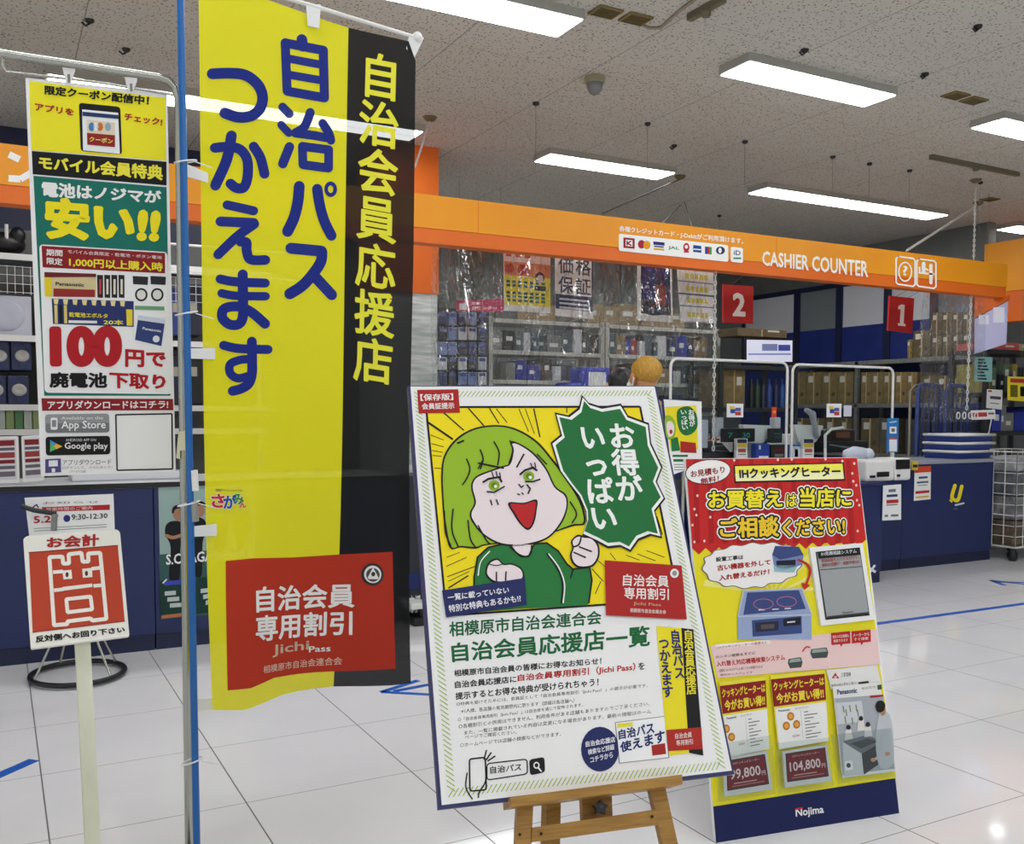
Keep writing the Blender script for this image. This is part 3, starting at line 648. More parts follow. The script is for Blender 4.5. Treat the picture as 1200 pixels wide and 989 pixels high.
s.poly(K2((625, 468), (762, 472), (762, 490), (625, 486)), (110, 160, 120), 3)
s.poly(K2((642, 512), (766, 532), (748, 655), (626, 626)), (50, 66, 120), 3); s.poly(K2((642, 512), (766, 532), (764, 552), (640, 534)), (206, 214, 226), 4); s.text('Panasonic', K2((662, 566), (748, 580), (746, 592), (660, 578)), (236, 240, 246), .03, 5); s.ell(K2((724, 622))[0], 4, 4, (226, 230, 236), 5)
s.text('100', K2((228, 562), (566, 560), (566, 752), (232, 752)), (178, 26, 34), .085, 4, 8); s.text('円で', K2((580, 668), (768, 682), (768, 756), (580, 752)), (178, 26, 34), .05, 4)
s.text('廃電池', K2((228, 775), (498, 777), (498, 850), (230, 848)), BK, .05, 4); s.text('下取り', K2((506, 775), (768, 790), (768, 856), (508, 850)), (178, 26, 34), .05, 4)
s.poly(K2((192, 897), (802, 900), (804, 952), (196, 955)), DR, 2); s.text('アプリダウンロードはコチラ!', K2((220, 908), (780, 906), (780, 944), (222, 948)), (240, 236, 236), .03, 3)
s.poly(rq(K3((209, 22), (506, 18), (508, 106), (211, 109)), 4), (150, 152, 154), 2); s.poly(K3((214, 64), (505, 60), (507, 98), (500, 104), (220, 106), (213, 98)), (118, 120, 122), 3)
s.poly(rq(K3((235, 37), (267, 37), (267, 93), (235, 93)), 2), (240, 240, 240), 4); s.poly(K3((241, 48), (261, 48), (261, 80), (241, 80)), (140, 142, 144), 5)
s.text('App Store', K3((285, 52), (490, 50), (490, 98), (285, 98)), (244, 244, 244), .02, 4); s.text('Available on the', K3((285, 32), (478, 30), (478, 45), (285, 46)), (236, 236, 236), .0, 4)
s.poly(rq(K3((211, 126), (510, 121), (512, 207), (213, 213)), 4), BK, 2)
s.poly(K3((232, 140), (262, 157), (246, 172), (234, 184)), (70, 150, 210), 3); s.poly(K3((232, 196), (262, 182), (246, 168), (234, 150)), (90, 190, 110), 4); s.poly(K3((262, 157), (290, 170), (262, 183), (248, 170)), (230, 180, 60), 5)
s.text('Google play', K3((300, 152), (500, 152), (500, 192), (300, 190)), (240, 240, 240), .015, 3); s.text('ANDROID APP ON', K3((305, 134), (445, 134), (445, 146), (305, 147)), (220, 220, 220), 0, 3)
s.poly(K3((210, 230), (282, 226), (284, 290), (210, 294)), (84, 76, 130), 2); s.poly(K3((226, 236), (268, 234), (268, 262), (226, 264)), (236, 236, 244), 3); s.poly(K3((240, 272), (256, 272), (256, 290), (240, 290)), (236, 236, 244), 3)
s.text('アプリダウンロード', K3((290, 232), (516, 228), (516, 254), (290, 258)), (70, 70, 70), .0, 2); s.text('ログインして、さらにおトク！', K3((290, 262), (520, 260), (520, 272), (290, 276)), (110, 110, 110), 0, 2); s.text('ノジマ・モバイル会員', K3((320, 280), (398, 280), (398, 292), (320, 293)), (100, 100, 100), 0, 2)
s.line(K3((537, 24), (797, 19), (800, 275), (543, 281)), 1.7, BK, 2, False, True, False)
s.build('coupon_poster', None, tagargs=('long yellow and green coupon poster advertising cheap batteries, hung by two clips', 'poster'))
ft = thing('poster_stand', 'chrome tube stand with a rounded top corner holding the coupon poster', 'poster stand', (*bp(220, 760).xy, 0))
g = Sheet(bp(214, 400)-s.N*0, QX, QZ)
def fp(x, y): return g.P((x, y), 0)
pb0, pb1 = fp(209.5, 118), fp(221.5, 989)-Vector((0, 0, 0)); fo = pb0+(pb1-pb0)*((pb0.z-.02)/(pb0.z-pb1.z))
L0, L1 = fp(0, 62), fp(186, 90)
far = L0+(L0-L1).normalized()*.12
b = MB(); b.tube([Vector((far.x-.05, far.y, .02)), far-Vector((.05, 0, .06)), far-Vector((.03, 0, .015)), far, L0, L1, fp(197, 94), fp(205, 102), fp(209, 114), pb0, fo], .0105, CHROME, 12); b.build('tube_frame', ft)
b = MB(); b.tube([fp(2, 64), fp(3.5, 78), fp(8, 84.5), fp(60, 90), fp(120, 97), fp(208, 112)], .0035, CHROME, 8); b.build('hanging_bar', ft)
for x, y, x2, y2 in ((80, 79, 81, 97), (153, 90, 154, 107)):
    c = MB(); q = Sheet(g.O+s.N*.004, QX, QZ); q.slab([(x-7, y), (x+8, y+1.5), (x+6, y+9), (x+3, y2), (x-3, y2-.5), (x-5, y+8)], .012, PLASTIC_W); q.line([(x+.5, y+8), (x2, y2)], 3, mat('clip_shadow', (120, 124, 120), .4), 2, rnd=False); q.build('clip', ft)
b = MB(); b.box(fo.x-.02, fo.x+.02, fo.y-.3, fo.y+.3, 0, .03, CHROME, .008); b.build('foot', ft)
b = MB(); b.box(far.x-.07, far.x-.03, far.y-.3, far.y+.3, 0, .03, CHROME, .008); b.build('foot', ft)
q = Sheet(bp(214, 400)+g.N*.012, QX, QZ); q.slab([(210, 506), (223, 504), (224, 527), (211, 528), (211, 538), (207, 537)], .03, mat('cream_foam_clip', (226, 224, 200), .6)); tag(q.build('pole_clip', ft))

# ================================================================ EXIT SIGN ON A WHITE POST
s = Sheet((.163, 2.425, .779), (1, -.011, .013), (-.006, .493, .87))
X = crop(20, 615, .15167)
et = thing('exit_sign', 'red and white payment exit sign tilted on a white post', 'sign stand', (.19, 2.36, 0))
s.slab(rq(X((48, 108), (78, 86), (772, 35), (796, 58), (868, 858), (106, 956)), 2), .012, mat('white_sign_board', (236, 235, 226), .4))
s.poly(X((92, 215), (778, 160), (832, 745), (120, 830)), (188, 66, 40), 1)
s.line(X((88, 216), (780, 160)), 1.0, (130, 40, 34), 2, rnd=False); s.line(X((834, 745), (118, 832)), 1.0, (150, 46, 34), 2, rnd=False)
s.text('お会計', X((225, 98), (635, 68), (632, 165), (230, 182)), (170, 40, 40), .045, 2)
wl = [(250, 252), (285, 778), (390, 768), (388, 748), (570, 725), (580, 742), (690, 728), (642, 218), (548, 224), (552, 285), (506, 288), (497, 218), (398, 230), (402, 300), (357, 303), (350, 247)]
s.line(X(*wl), 4.6, (240, 236, 226), 3, False, True, False)
for a in wl: s.ell(X(a)[0], 2.2, 2.2, (240, 236, 226), 3, n=4, rot=.785)
for q in (((278, 368), (355, 362)), ((575, 342), (650, 333)), ((285, 508), (357, 500)), ((590, 474), (660, 468))): s.line(X(*q), 4.2, (240, 236, 226), 3, rnd=False)
s.poly(X((350, 482), (580, 455), (582, 482), (352, 512)), (240, 236, 226), 3)
for q, dot in ((((350, 355), (420, 350), (426, 418), (358, 424)), (386, 388)), (((503, 342), (578, 335), (582, 405), (508, 412)), (536, 378))):
    s.poly(X(*q), (240, 236, 226), 3); s.ell(X(dot)[0], 1.8, 3.0, (90, 40, 40), 4)
s.line(X((380, 577), (568, 556), (580, 655), (390, 678)), 4.4, (240, 236, 226), 3, False, True, False)
for a in ((380, 577), (568, 556), (580, 655), (390, 678)): s.ell(X(a)[0], 2.1, 2.1, (240, 236, 226), 3, n=4, rot=.785)
s.text('反対側へお回り下さい', X((140, 860), (830, 785), (835, 832), (145, 912)), (22, 22, 22), .05, 2)
s.build('sign_board', et)
pt = s.P((97, 745), -.03); pb = atY(108.5, 989, 2.37); pf = pt+(pb-pt)*((pt.z-.02)/(pt.z-pb.z))
POST = noisy('aged_white_post', (226, 226, 206), (204, 206, 178), 9, .5, (1, 1, .25))
d = .0165; b = MB(); b.prism([pt+Vector((-d, -d, 0)), pt+Vector((d, -d, 0)), pt+Vector((d, d, 0)), pt+Vector((-d, d, 0))], pf-pt, POST); b.build('post', et)
MB().lathe((pf.x, pf.y, 0), [(.17, 0), (.17, .02), (.05, .045), (.03, .06)], mat('white_base', (214, 214, 206), .5), 24).build('base', et)

# ================================================================ NOTICE ON A WIRE RING STAND
rc = Vector((.335, 5.165, 0)); rt = thing('ring_stand_sign', 'white opening-hours notice on a chrome stand with a black ring base', 'sign stand', rc)
b = MB(); b.tube([rc+Vector((.215*math.cos(a), .235*math.sin(a), .02)) for a in [i*math.pi/18 for i in range(36)]], .014, PLASTIC_B, 8, closed=True); b.build('ring_base', rt)
hub = atY(90, 688, 5.165)
for a in (.5, 1.9, 3.5, 5.4): MB().tube([rc+Vector((.21*math.cos(a), .23*math.sin(a), .03)), hub], .006, CHROME, 8).build('leg', rt)
MB().tube([hub-Vector((0, 0, .05)), Vector((hub.x, hub.y, atY(63, 612, 5.165).z))], .009, CHROME, 10).build('pole', rt)
S = crop(0, 560, .20833)
s = yplane(5.13, 80, 600)
q = S((138, 112), (638, 90), (646, 300), (165, 330)); s.slab(q, .006, WHITE)
s.poly(S((235, 165), (618, 150), (618, 180), (240, 190)), (176, 40, 46), 1); s.line(S((180, 170), (205, 150), (215, 165)), 1.6, (60, 50, 130), 2); s.text('お知らせ', S((240, 135), (560, 128), (560, 142), (240, 148)), (120, 120, 130), 0, 2)
s.text('営業時間のご案内', S((260, 168), (520, 158), (520, 178), (260, 186)), (236, 210, 210), .01, 2)
s.text('5.27', S((188, 215), (330, 210), (330, 248), (190, 256)), (180, 40, 46), .03, 2); s.ell(S((376, 228))[0], 4, 4.2, (40, 50, 120), 2); s.text('9:30-12:30', S((402, 205), (605, 198), (605, 226), (402, 238)), (40, 40, 44), .02, 2)
for i in range(2): s.line(S((190, 285+14*i), (600, 262+14*i)), .7, (120, 140, 120), 2, rnd=False)
s.build('notice', rt)
b = MB(); b.tube([atY(25, 593, 5.10), atY(40, 598, 5.08), atY(66, 602, 5.08)], .012, mat('dark_clamp', (50, 52, 54), .3, .4), 8); b.tube([atY(64, 602, 5.08), atY(63, 622, 5.08)], .014, STEEL_G, 8); b.build('clamp_arm', rt)

# ================================================================ EASEL AND THE GREEN-HAIRED WOMAN BOARD
EO, EX, EZ = Vector((.951, 1.445, .628)), (.966, -.26, .012), (.109, .446, .888)
s = Sheet(EO, EX, EZ, .0004)
E1 = crop(480, 440, .26667); E2 = crop(490, 660, .33276)
BK, LIME, SKN, DG, YP = (26, 26, 28), (152, 190, 44), (238, 224, 228), (38, 120, 60), (244, 222, 26)
NVY, RC, PNK = (36, 44, 98), (172, 36, 34), (238, 224, 228)
face = [(481, 453), (767, 453), (857.5, 903), (517.6, 943.5)]
fu = [s.uv(p) for p in face]
s.upoly(fu, WHITE, 1)
# board body: navy edge all round
uvs = [(fu[0][0]-.006, fu[0][1]+.002), (fu[1][0]+.004, fu[1][1]+.002), (fu[2][0]+.004, fu[2][1]-.007), (fu[3][0]-.006, fu[3][1]-.007)]
k = 4; s.b.add([(u, v, 0) for u, v in uvs]+[(u, v, -.018) for u, v in uvs], [[0, 1, 2, 3], [7, 6, 5, 4]]+[[i, i+4, (i+1) % 4+4, (i+1) % 4] for i in range(4)], mat('navy_board_edge', (36, 40, 92), .5))
# hatched lime border
def hatch(a, b, n, m=ink((168, 190, 92))):
    (ax, ay), (bx, by) = a, b; L = math.hypot(bx-ax, by-ay); dx, dy = (bx-ax)/L, (by-ay)/L; nx, ny = -dy, dx
    for i in range(n):
        t = L*i/n; p = (ax+dx*t, ay+dy*t); q = (ax+dx*(t+.011)+nx*.014, ay+dy*(t+.011)+ny*.014)
        s.upoly([p, (p[0]+dx*.0024, p[1]+dy*.0024), (q[0]+dx*.0024, q[1]+dy*.0024), q], m, 2)
x0, x1, zb, z1 = fu[3][0]+.012, fu[2][0]-.012, fu[3][1]+.012, fu[0][1]-.012
hatch((x0, zb), (x1-.012, zb), 60); hatch((x1, zb), (x1, z1-.012), 90); hatch((x1, z1), (x0+.012, z1), 60); hatch((x0, z1), (x0, zb+.012), 90)
# yellow picture field with speed lines
fld = E1((72, 140), (1012, 138))+[(795, 702), (711, 708.5), (523.3, 721.6)]
s.poly(fld, YP, 2)
s.line(fld+[fld[0]], 2.4, BK, 3, rnd=False)
for a, b2, w in (((82, 208), (190, 282), 2.4), ((150, 165), (238, 242), 1.6), ((258, 145), (326, 222), 1.6), ((350, 145), (392, 212), 1.4), ((380, 147), (428, 208), 1), ((480, 148), (522, 248), 1), ((508, 148), (548, 258), .9), ((545, 146), (572, 272), 1.6), ((690, 140), (690, 165), 1.2), ((92, 262), (150, 285), .8), ((95, 300), (150, 315), .8), ((97, 330), (145, 338), .8), ((100, 352), (140, 356), .8), ((108, 408), (140, 410), .8),
                   ((165, 885), (292, 838), 1), ((170, 935), (258, 880), 1.6), ((160, 840), (250, 800), .8), ((170, 905), (262, 862), .8), ((162, 800), (220, 778), .7), ((800, 850), (850, 905), 1), ((1085, 620), (1110, 700), 1.4), ((1040, 770), (1120, 800), .8), ((1000, 785), (1080, 815), .8), ((950, 790), (1010, 812), .7), ((880, 780), (905, 812), .8), ((815, 960), (840, 905), 1), ((810, 800), (870, 850), .7)):
    s.line(E1(a, b2), w, BK, 3, rnd=False)
# hair, body, face
s.blob(E1((175, 757), (150, 640), (142, 540), (138, 440), (150, 355), (200, 282), (280, 234), (380, 219), (470, 236), (560, 290), (630, 370), (690, 450), (745, 540), (770, 610), (768, 655), (725, 662), (690, 672), (600, 700), (430, 735), (330, 748), (290, 762), (225, 757)), BK, 4)
s.blob(E1((182, 752), (158, 640), (149, 540), (146, 440), (157, 360), (205, 290), (282, 242), (380, 227), (467, 244), (555, 298), (624, 378), (684, 458), (738, 545), (761, 612), (759, 650), (720, 654), (685, 666), (600, 695), (430, 730), (330, 742), (290, 754), (225, 750)), LIME, 5)
body = E1((282, 1000), (283, 885), (298, 800), (345, 757), (430, 737), (445, 760), (490, 798), (522, 797), (540, 755), (548, 742), (602, 738), (652, 773), (690, 830), (716, 852), (790, 845), (800, 900), (786, 1000))
body += [(688, 709.5), (611, 713.5), (560, 717.5)]
s.poly(body, DG, 5); s.line(body[:17], 2.0, BK, 6)
s.blob(E1((450, 752), (470, 742), (533, 748), (530, 785), (505, 796), (470, 782)), SKN, 6); s.line(E1((448, 755), (470, 782), (505, 797), (530, 786), (535, 750)), 1.8, BK, 7, True)
s.blob(E1((275, 465), (305, 437), (400, 402), (436, 388), (450, 330), (440, 292), (480, 300), (545, 342), (602, 412), (640, 488), (688, 528), (692, 590), (662, 660), (600, 722), (500, 750), (400, 746), (320, 702), (272, 642), (264, 605), (283, 560), (270, 500)), BK, 6, 5)
s.blob(E1((282, 468), (308, 444), (402, 409), (442, 392), (457, 332), (450, 303), (480, 308), (540, 349), (596, 417), (634, 493), (681, 533), (685, 588), (655, 656), (597, 715), (500, 742), (402, 738), (325, 697), (279, 638), (272, 605), (291, 560), (277, 500)), SKN, 7, 5)
for p in (((440, 290), (452, 330), (436, 388)), ((370, 295), (392, 340), (386, 396)), ((310, 330), (322, 370), (310, 412)), ((250, 370), (264, 412), (252, 452), (232, 482)), ((256, 640), (266, 720), (290, 758)), ((190, 590), (185, 680), (212, 753)), ((152, 600), (156, 690), (180, 750)), ((704, 558), (732, 610), (712, 650)), ((560, 350), (600, 392)), ((300, 662), (335, 725), (352, 742))): s.line(E1(*p), 1.7, BK, 8, True)
s.line(E1((210, 300), (235, 290)), 2.2, BK, 8)
for p, w in ((((302, 388), (410, 410)), 2), (((322, 372), (300, 412)), 1.4), (((500, 350), (470, 405)), 2)): s.line(E1(*p), w, BK, 9)
for c, rx, ry in (((370, 486), 6.4, 6.2), ((522, 446), 6.4, 6.2)): s.ell(E1(c)[0], rx, ry, (140, 176, 40), 9); s.ell(E1((c[0]+6, c[1]+5))[0], 1.9, 1.9, (240, 244, 230), 11); s.ell(E1(c)[0], 3.2, 3.4, (90, 130, 30), 10)
for p, w in ((((322, 472), (345, 458), (392, 450), (402, 470)), 2.4), (((340, 514), (370, 517), (414, 492)), 1.8), (((360, 428), (368, 452)), 1.4), (((378, 426), (385, 450)), 1.4), (((394, 432), (398, 452)), 1.4), (((484, 438), (505, 420), (540, 408), (556, 420)), 2.4), (((508, 470), (540, 470), (570, 460)), 1.8), (((530, 390), (538, 410)), 1.4), (((548, 388), (552, 408)), 1.4), (((478, 482), (490, 495), (498, 488)), 1.6), (((514, 484), (528, 500), (520, 522)), 1.8), (((354, 552), (360, 572)), 1.6), (((380, 550), (388, 570)), 1.6), (((474, 524), (480, 527)), 1.6), (((492, 520), (497, 524)), 1.6)): s.line(E1(*p), w, BK, 11)
s.blob(E1((432, 562), (500, 562), (557, 548), (556, 600), (545, 652), (520, 682), (488, 660), (455, 612)), BK, 9, 4); s.blob(E1((442, 568), (500, 569), (550, 557), (549, 600), (538, 648), (519, 673), (493, 655), (462, 608)), (190, 36, 40), 10, 4)
# arms and hands
s.line(E1((604, 786), (650, 850), (672, 920), (666, 1000)), 2.6, BK, 7, True); s.line(E1((610, 786), (656, 850), (679, 920), (673, 1000)), 1.6, (236, 240, 236), 8, True); s.line(E1((718, 852), (706, 890)), 1.8, BK, 7)
s.line(E1((300, 880), (312, 820), (350, 775)), 1.4, (236, 240, 236), 7, True)
s.blob(E1((332, 862), (346, 822), (384, 806), (412, 828), (450, 828), (492, 850), (502, 892), (470, 914), (380, 914), (342, 892)), BK, 8); s.blob(E1((339, 862), (352, 828), (384, 814), (410, 835), (448, 835), (486, 855), (494, 888), (466, 906), (382, 906), (348, 887)), PNK, 9)
s.line(E1((380, 868), (380, 903)), 1.8, BK, 10); s.line(E1((422, 866), (420, 902)), 1.8, BK, 10); s.line(E1((412, 830), (380, 838), (350, 832)), 1.2, BK, 10, True)
s.blob(E1((708, 730), (735, 703), (765, 708), (802, 714), (830, 750), (830, 802), (800, 843), (744, 848), (713, 826), (703, 790), (713, 760)), BK, 8); s.blob(E1((715, 731), (738, 711), (765, 716), (798, 722), (822, 753), (822, 800), (796, 835), (746, 840), (720, 821), (711, 790), (720, 760)), PNK, 9)
for p in (((744, 756), (796, 776)), ((720, 780), (770, 802)), ((752, 712), (742, 745), (718, 756))): s.line(E1(*p), 1.8, BK, 10, True)
# speech bubble
bub = [(755, 88), (785, 122), (842, 140), (927, 126), (958, 178), (1050, 212), (1060, 300), (1110, 405), (1085, 470), (1122, 545), (1078, 600), (1108, 718), (1060, 706), (1005, 728), (970, 778), (925, 756), (870, 762), (820, 735), (757, 706), (775, 650), (772, 605), (742, 535), (700, 482), (655, 420), (618, 298), (662, 262), (636, 165), (695, 178), (742, 142)]
cx, cy = 870, 450
s.poly(E1(*bub), BK, 8); s.poly(E1(*[(cx+(x-cx)*.968, cy+(y-cy)*.968) for x, y in bub]), (244, 246, 244), 9); s.poly(E1(*[(cx+(x-cx)*.915, cy+(y-cy)*.925) for x, y in bub]), (32, 112, 58), 10)
s.vtext('お得が', E1((868, 214), (975, 214), (1025, 560), (915, 560)), (246, 248, 246), .036, 11, .92); s.vtext('いっぱい', E1((740, 218), (845, 218), (915, 690), (800, 690)), (246, 248, 246), .036, 11, .92)
# labels
s.poly(E1((33, 65), (213, 62), (221, 165), (40, 168)), RC, 4); s.text('【保存版】', E1((45, 84), (190, 80), (192, 110), (48, 114)), (244, 238, 236), .03, 5); s.text('会員証提示', E1((52, 124), (195, 120), (197, 148), (55, 152)), (244, 238, 236), .03, 5)
s.poly(E2((83, 98), (375, 54), (381, 148), (98, 193)), NVY, 11); s.text('一覧に載っていない', E2((102, 112), (318, 84), (318, 108), (104, 136)), (240, 240, 244), .025, 12); s.text('特別な特典もあるかも!?', E2((105, 150), (358, 112), (362, 138), (108, 176)), (240, 240, 244), .025, 12)
s.poly(E1((855, 815), (1192, 838))+[(804, 726.6), (709.6, 721.6)], RC, 11); s.text('自治会員', E2((720, 40), (880, 46), (880, 87), (718, 82)), (244, 236, 232), .02, 12); s.text('専用割引', E2((722, 86), (880, 92), (880, 132), (724, 128)), (244, 236, 232), .02, 12)
s.text('Jichi Pass', E2((755, 138), (852, 144), (852, 156), (755, 152)), (210, 170, 140), .015, 12); s.text('相模原市自治会連合会', E2((744, 160), (870, 167), (870, 181), (744, 175)), (240, 226, 220), .015, 12)
s.ell(E2((900, 38))[0], 5, 5.4, (236, 236, 236), 12); s.ell(E2((900, 38))[0], 2.8, 3, (150, 150, 150), 13)
# title block
s.text('相模原市自治会連合会', E2((108, 206), (645, 166), (645, 215), (110, 260)), (30, 100, 60), .026, 2); s.text('自治会員応援店一覧', E2((115, 282), (816, 218), (816, 292), (120, 350)), (28, 104, 58), .03, 2)
s.text('相模原市自治会員の皆様にお得なお知らせ！', E2((125, 376), (645, 332), (645, 356), (127, 400)), BK, .027, 2); s.text('自治会員応援店に', E2((128, 416), (346, 396), (346, 420), (130, 441)), BK, .027, 2)
s.text('自治会員専用割引（Jichi Pass）', E2((350, 392), (765, 350), (765, 382), (350, 420)), (186, 40, 40), .03, 2); s.text('を', E2((775, 350), (797, 349), (797, 374), (775, 376)), BK, .027, 2); s.text('提示するとお得な特典が受けられちゃう！', E2((130, 456), (635, 404), (635, 432), (132, 482)), BK, .027, 2)
GRY = (70, 70, 72)
for t, a, b2, h in (('○特典を受けるためには、会員証として「自治会員専用割引（Jichi Pass）」の提示が必要です。', (135, 490), (808, 424), 15), ('　※1人様、各店舗の有効期限内に限ります（詳細は各店舗へ）', (152, 514), (550, 476), 15), ('○「自治会員専用割引（Jichi Pass）」は自治会を通じて配布されます。', (140, 545), (580, 492), 15), ('○各種割引との併用はできません。利用条件がある店舗もありますのでご了承ください。', (143, 568), (815, 487), 15), ('また、一覧に掲載されている内容は変更になる場合があります。最新の情報はホーム', (162, 590), (820, 514), 15), ('ページでご確認ください。', (165, 605), (346, 588), 14), ('○ホームページでは店舗の検索などができます。', (148, 634), (503, 594), 15)):
    s.text(t.replace('　', ''), E2(a, b2, (b2[0], b2[1]+h), (a[0], a[1]+h)), GRY, .0, 2, 1)
s.line(rq(E2((180, 690), (236, 684), (240, 798), (182, 803)), 3), 1.8, BK, 3, False, True); s.line(E2((172, 740), (168, 790), (190, 830)), 1.6, BK, 3, True); s.line(E2((240, 720), (236, 770), (215, 808), (212, 825)), 1.6, BK, 3, True)
for p in (((240, 660), (232, 690)), ((256, 668), (240, 692)), ((270, 680), (246, 696))): s.line(E2(*p), 1.7, BK, 3)
s.line(rq(E2((242, 706), (383, 690), (385, 742), (242, 764)), 4), 1.4, BK, 3, False, True); s.text('自治パス', E2((252, 716), (365, 704), (362, 730), (254, 742)), BK, .015, 3)
s.poly(rq(E2((390, 692), (444, 682), (447, 736), (394, 748)), 4), BK, 3); s.ell(E2((416, 712))[0], 3.6, 4, (240, 240, 240), 4); s.ell(E2((416, 712))[0], 2.2, 2.5, BK, 5); s.line(E2((422, 720), (432, 732)), 1.8, (240, 240, 240), 4)
s.ell(E2((640, 655))[0], 22.3, 26.2, NVY, 3); 
for i, t in enumerate(('自治会応援店', '検索など詳細', 'コチラから')): s.text(t, E2((588+8*i, 628+28*i), (692-4*i, 610+27*i), (694-4*i, 630+27*i), (590+8*i, 648+28*i)), (236, 238, 244), .03, 4)
s.poly(E2((692, 560), (868, 538), (884, 686), (706, 706)), (150, 150, 150), 2); s.poly(E2((695, 563), (866, 541), (880, 684), (710, 703)), (244, 244, 246), 4); s.poly(E2((700, 566), (755, 560), (755, 574), (700, 580)), (232, 220, 60), 5)
s.text('自治パス', E2((703, 588), (828, 558), (832, 600), (706, 622)), (34, 50, 110), .04, 5); s.text('使えます', E2((708, 632), (866, 584), (870, 632), (712, 668)), (34, 50, 110), .04, 5); s.poly(E2((820, 642), (868, 634), (872, 672), (824, 678)), (166, 40, 36), 5)
s.poly(E2((838, 222), (928, 229), (957, 668), (884, 678), (868, 560)), (238, 222, 40), 4); s.poly(E2((926, 229), (968, 234), (1003, 678), (953, 668)), (24, 24, 26), 5); s.poly(E2((873, 588), (996, 578), (1000, 655), (880, 662)), (176, 44, 36), 6)
s.vtext('自治パス', E2((886, 236), (918, 238), (938, 408), (904, 410)), (34, 44, 110), .036, 6); s.vtext('つかえます', E2((846, 262), (880, 264), (898, 474), (860, 476)), (34, 44, 110), .036, 6); s.vtext('自治会員応援店', E2((934, 236), (964, 238), (978, 462), (946, 464)), (236, 224, 70), .03, 7)
s.text('自治会員', E2((902, 600), (962, 594), (962, 614), (904, 620)), (236, 220, 216), .02, 7); s.text('専用割引', E2((906, 624), (966, 618), (966, 638), (908, 644)), (236, 220, 216), .02, 7)
s.build('easel_board', None, tagargs=('large white poster board with a green-haired cartoon woman, standing on the wooden easel', 'poster board'))
# the easel
et = thing('easel', 'wooden artist easel with a ledge, splayed legs and a black star knob', 'easel', (EO.x, EO.y, 0))
g = Sheet(EO-s.N*.024, EX, EZ); up = g.Z
def ep(x, y, w=0.0): return g.P((x, y), w)
def bar(name, quad, thick, m=WOOD): q = Sheet(g.O, EX, EZ); q.slab(quad, thick, m); return q.build(name, et)
fz = Sheet(EO+s.N*.022-s.Z*.008, EX, EZ)
q = fz; q.slab([(598, 934.5), (799.5, 907.5), (800, 919), (599, 945.5)], .07, WOOD); q.build('ledge', et)
def leg(a, b, wpx, name='leg', sh=None):
    sh = sh or g; A, B2 = sh.P(a), sh.P(b); foot = A+(B2-A)*((A.z-.002)/(A.z-B2.z)); hx = Vector(EX).normalized()*wpx/2; n = s.N*-.02
    MB().prism([A-hx, A+hx, foot+hx, foot-hx], n, WOOD).build(name, et); return A, foot
leg((634, 560), (613.5, 989), .030); leg((690, 560), (785.5, 989), .030)
bar('crossbar', [(622, 970), (772, 948), (774, 966), (622, 987)], .018)
bar('top_bar', [(628, 570), (696, 560), (697, 574), (628, 584)], .018)
gb = Sheet(g.O-s.N*.03, EX, EZ); gb.slab([(682, 934), (717, 930), (718, 960), (683, 963)], .02, WOOD); gb.build('height_block', et)
gk = Sheet(g.O+s.N*.004, EX, EZ); c = (704.5, 946)
gk.slab([(c[0]+(9 if i % 2 == 0 else 5.5)*math.cos(i*math.pi/5-1.57), c[1]+(9.5 if i % 2 == 0 else 5.8)*math.sin(i*math.pi/5-1.57)) for i in range(10)], .016, PLASTIC_B); gk.ell((704.5, 945), 2.2, 2.2, (90, 90, 92), 2); gk.build('star_knob', et)
mA = g.P((662, 570), -.03); mB = g.P((664, 950), -.10); foot = mA+(mB-mA)*((mA.z-.002)/(mA.z-mB.z)); hx = Vector((.016, 0, 0))
MB().prism([mA-hx, mA+hx, foot+hx, foot-hx], (0, .02, 0), WOOD).build('rear_leg', et)
for x, y in ((634, 977), (764, 957), (609, 978)):
    q = Sheet(g.O+s.N*.002, EX, EZ); q.ell((x, y), 1.8, 2, (40, 34, 26), 2); tag(q.build('bolt', et))

# ================================================================ COOKING-HEATER DISPLAY STAND
IO, IX, IZ = Vector((2.262, 2.17, .003)), (.986, -.168, -.008), (.043, .206, .978)
I1 = crop(790, 520, .23256); I2 = crop(800, 720, .2719)
it = thing('display_stand', 'red, yellow and navy cooking-heater display board leaning back on the tiles', 'display stand', IO)
s = Sheet(IO, IX, IZ, .0006)
out = [(803, 537.4), (1004.5, 535.8), (1054, 953.5), (839, 987)]
s.slab(out, .014, WHITE)
R1, R2, YI, BK = (200, 38, 36), (176, 26, 30), (238, 226, 40), (24, 24, 24)
s.poly(I1((92, 500), (965, 460))+I2((848, 215), (920, 706), (130, 828)), YI, 1)
for i in range(9):
    a = math.radians(180-22*i+8); c = I1((500, 760))[0]; R_ = 84
    if math.sin(a) > 0: s.poly([c, (c[0]+R_*math.cos(a-.07), c[1]-58*math.sin(a-.07)), (c[0]+R_*math.cos(a+.07), c[1]-58*math.sin(a+.07))], (244, 238, 130), 2)
scal = [(965, 482)]+[(965-(i+.5)*67.3, 500+3.5*i+(16 if 1 else 0)) if j else (965-i*67.3, 482+3.6*i) for i in range(13) for j in (0, 1)]+[(90, 528)]
s.poly(I1((58, 78), (920, 71), *scal), R1, 3)
for i in range(12):
    x = 95+70*i; s.poly(I1((x, 80), (x+22, 80), (x+34+i, 500), (x+6+i, 505)), R2, 4)
for x, y in [(100, 330), (110, 360), (150, 490), (180, 370), (90, 410), (100, 495), (905, 100), (895, 150), (915, 210), (918, 285), (930, 310), (922, 440), (845, 88), (760, 78), (520, 82), (590, 80), (300, 84), (900, 190), (115, 262)]: s.ell(I1((x, y))[0], 1.3, 1.6, (240, 210, 200), 5)
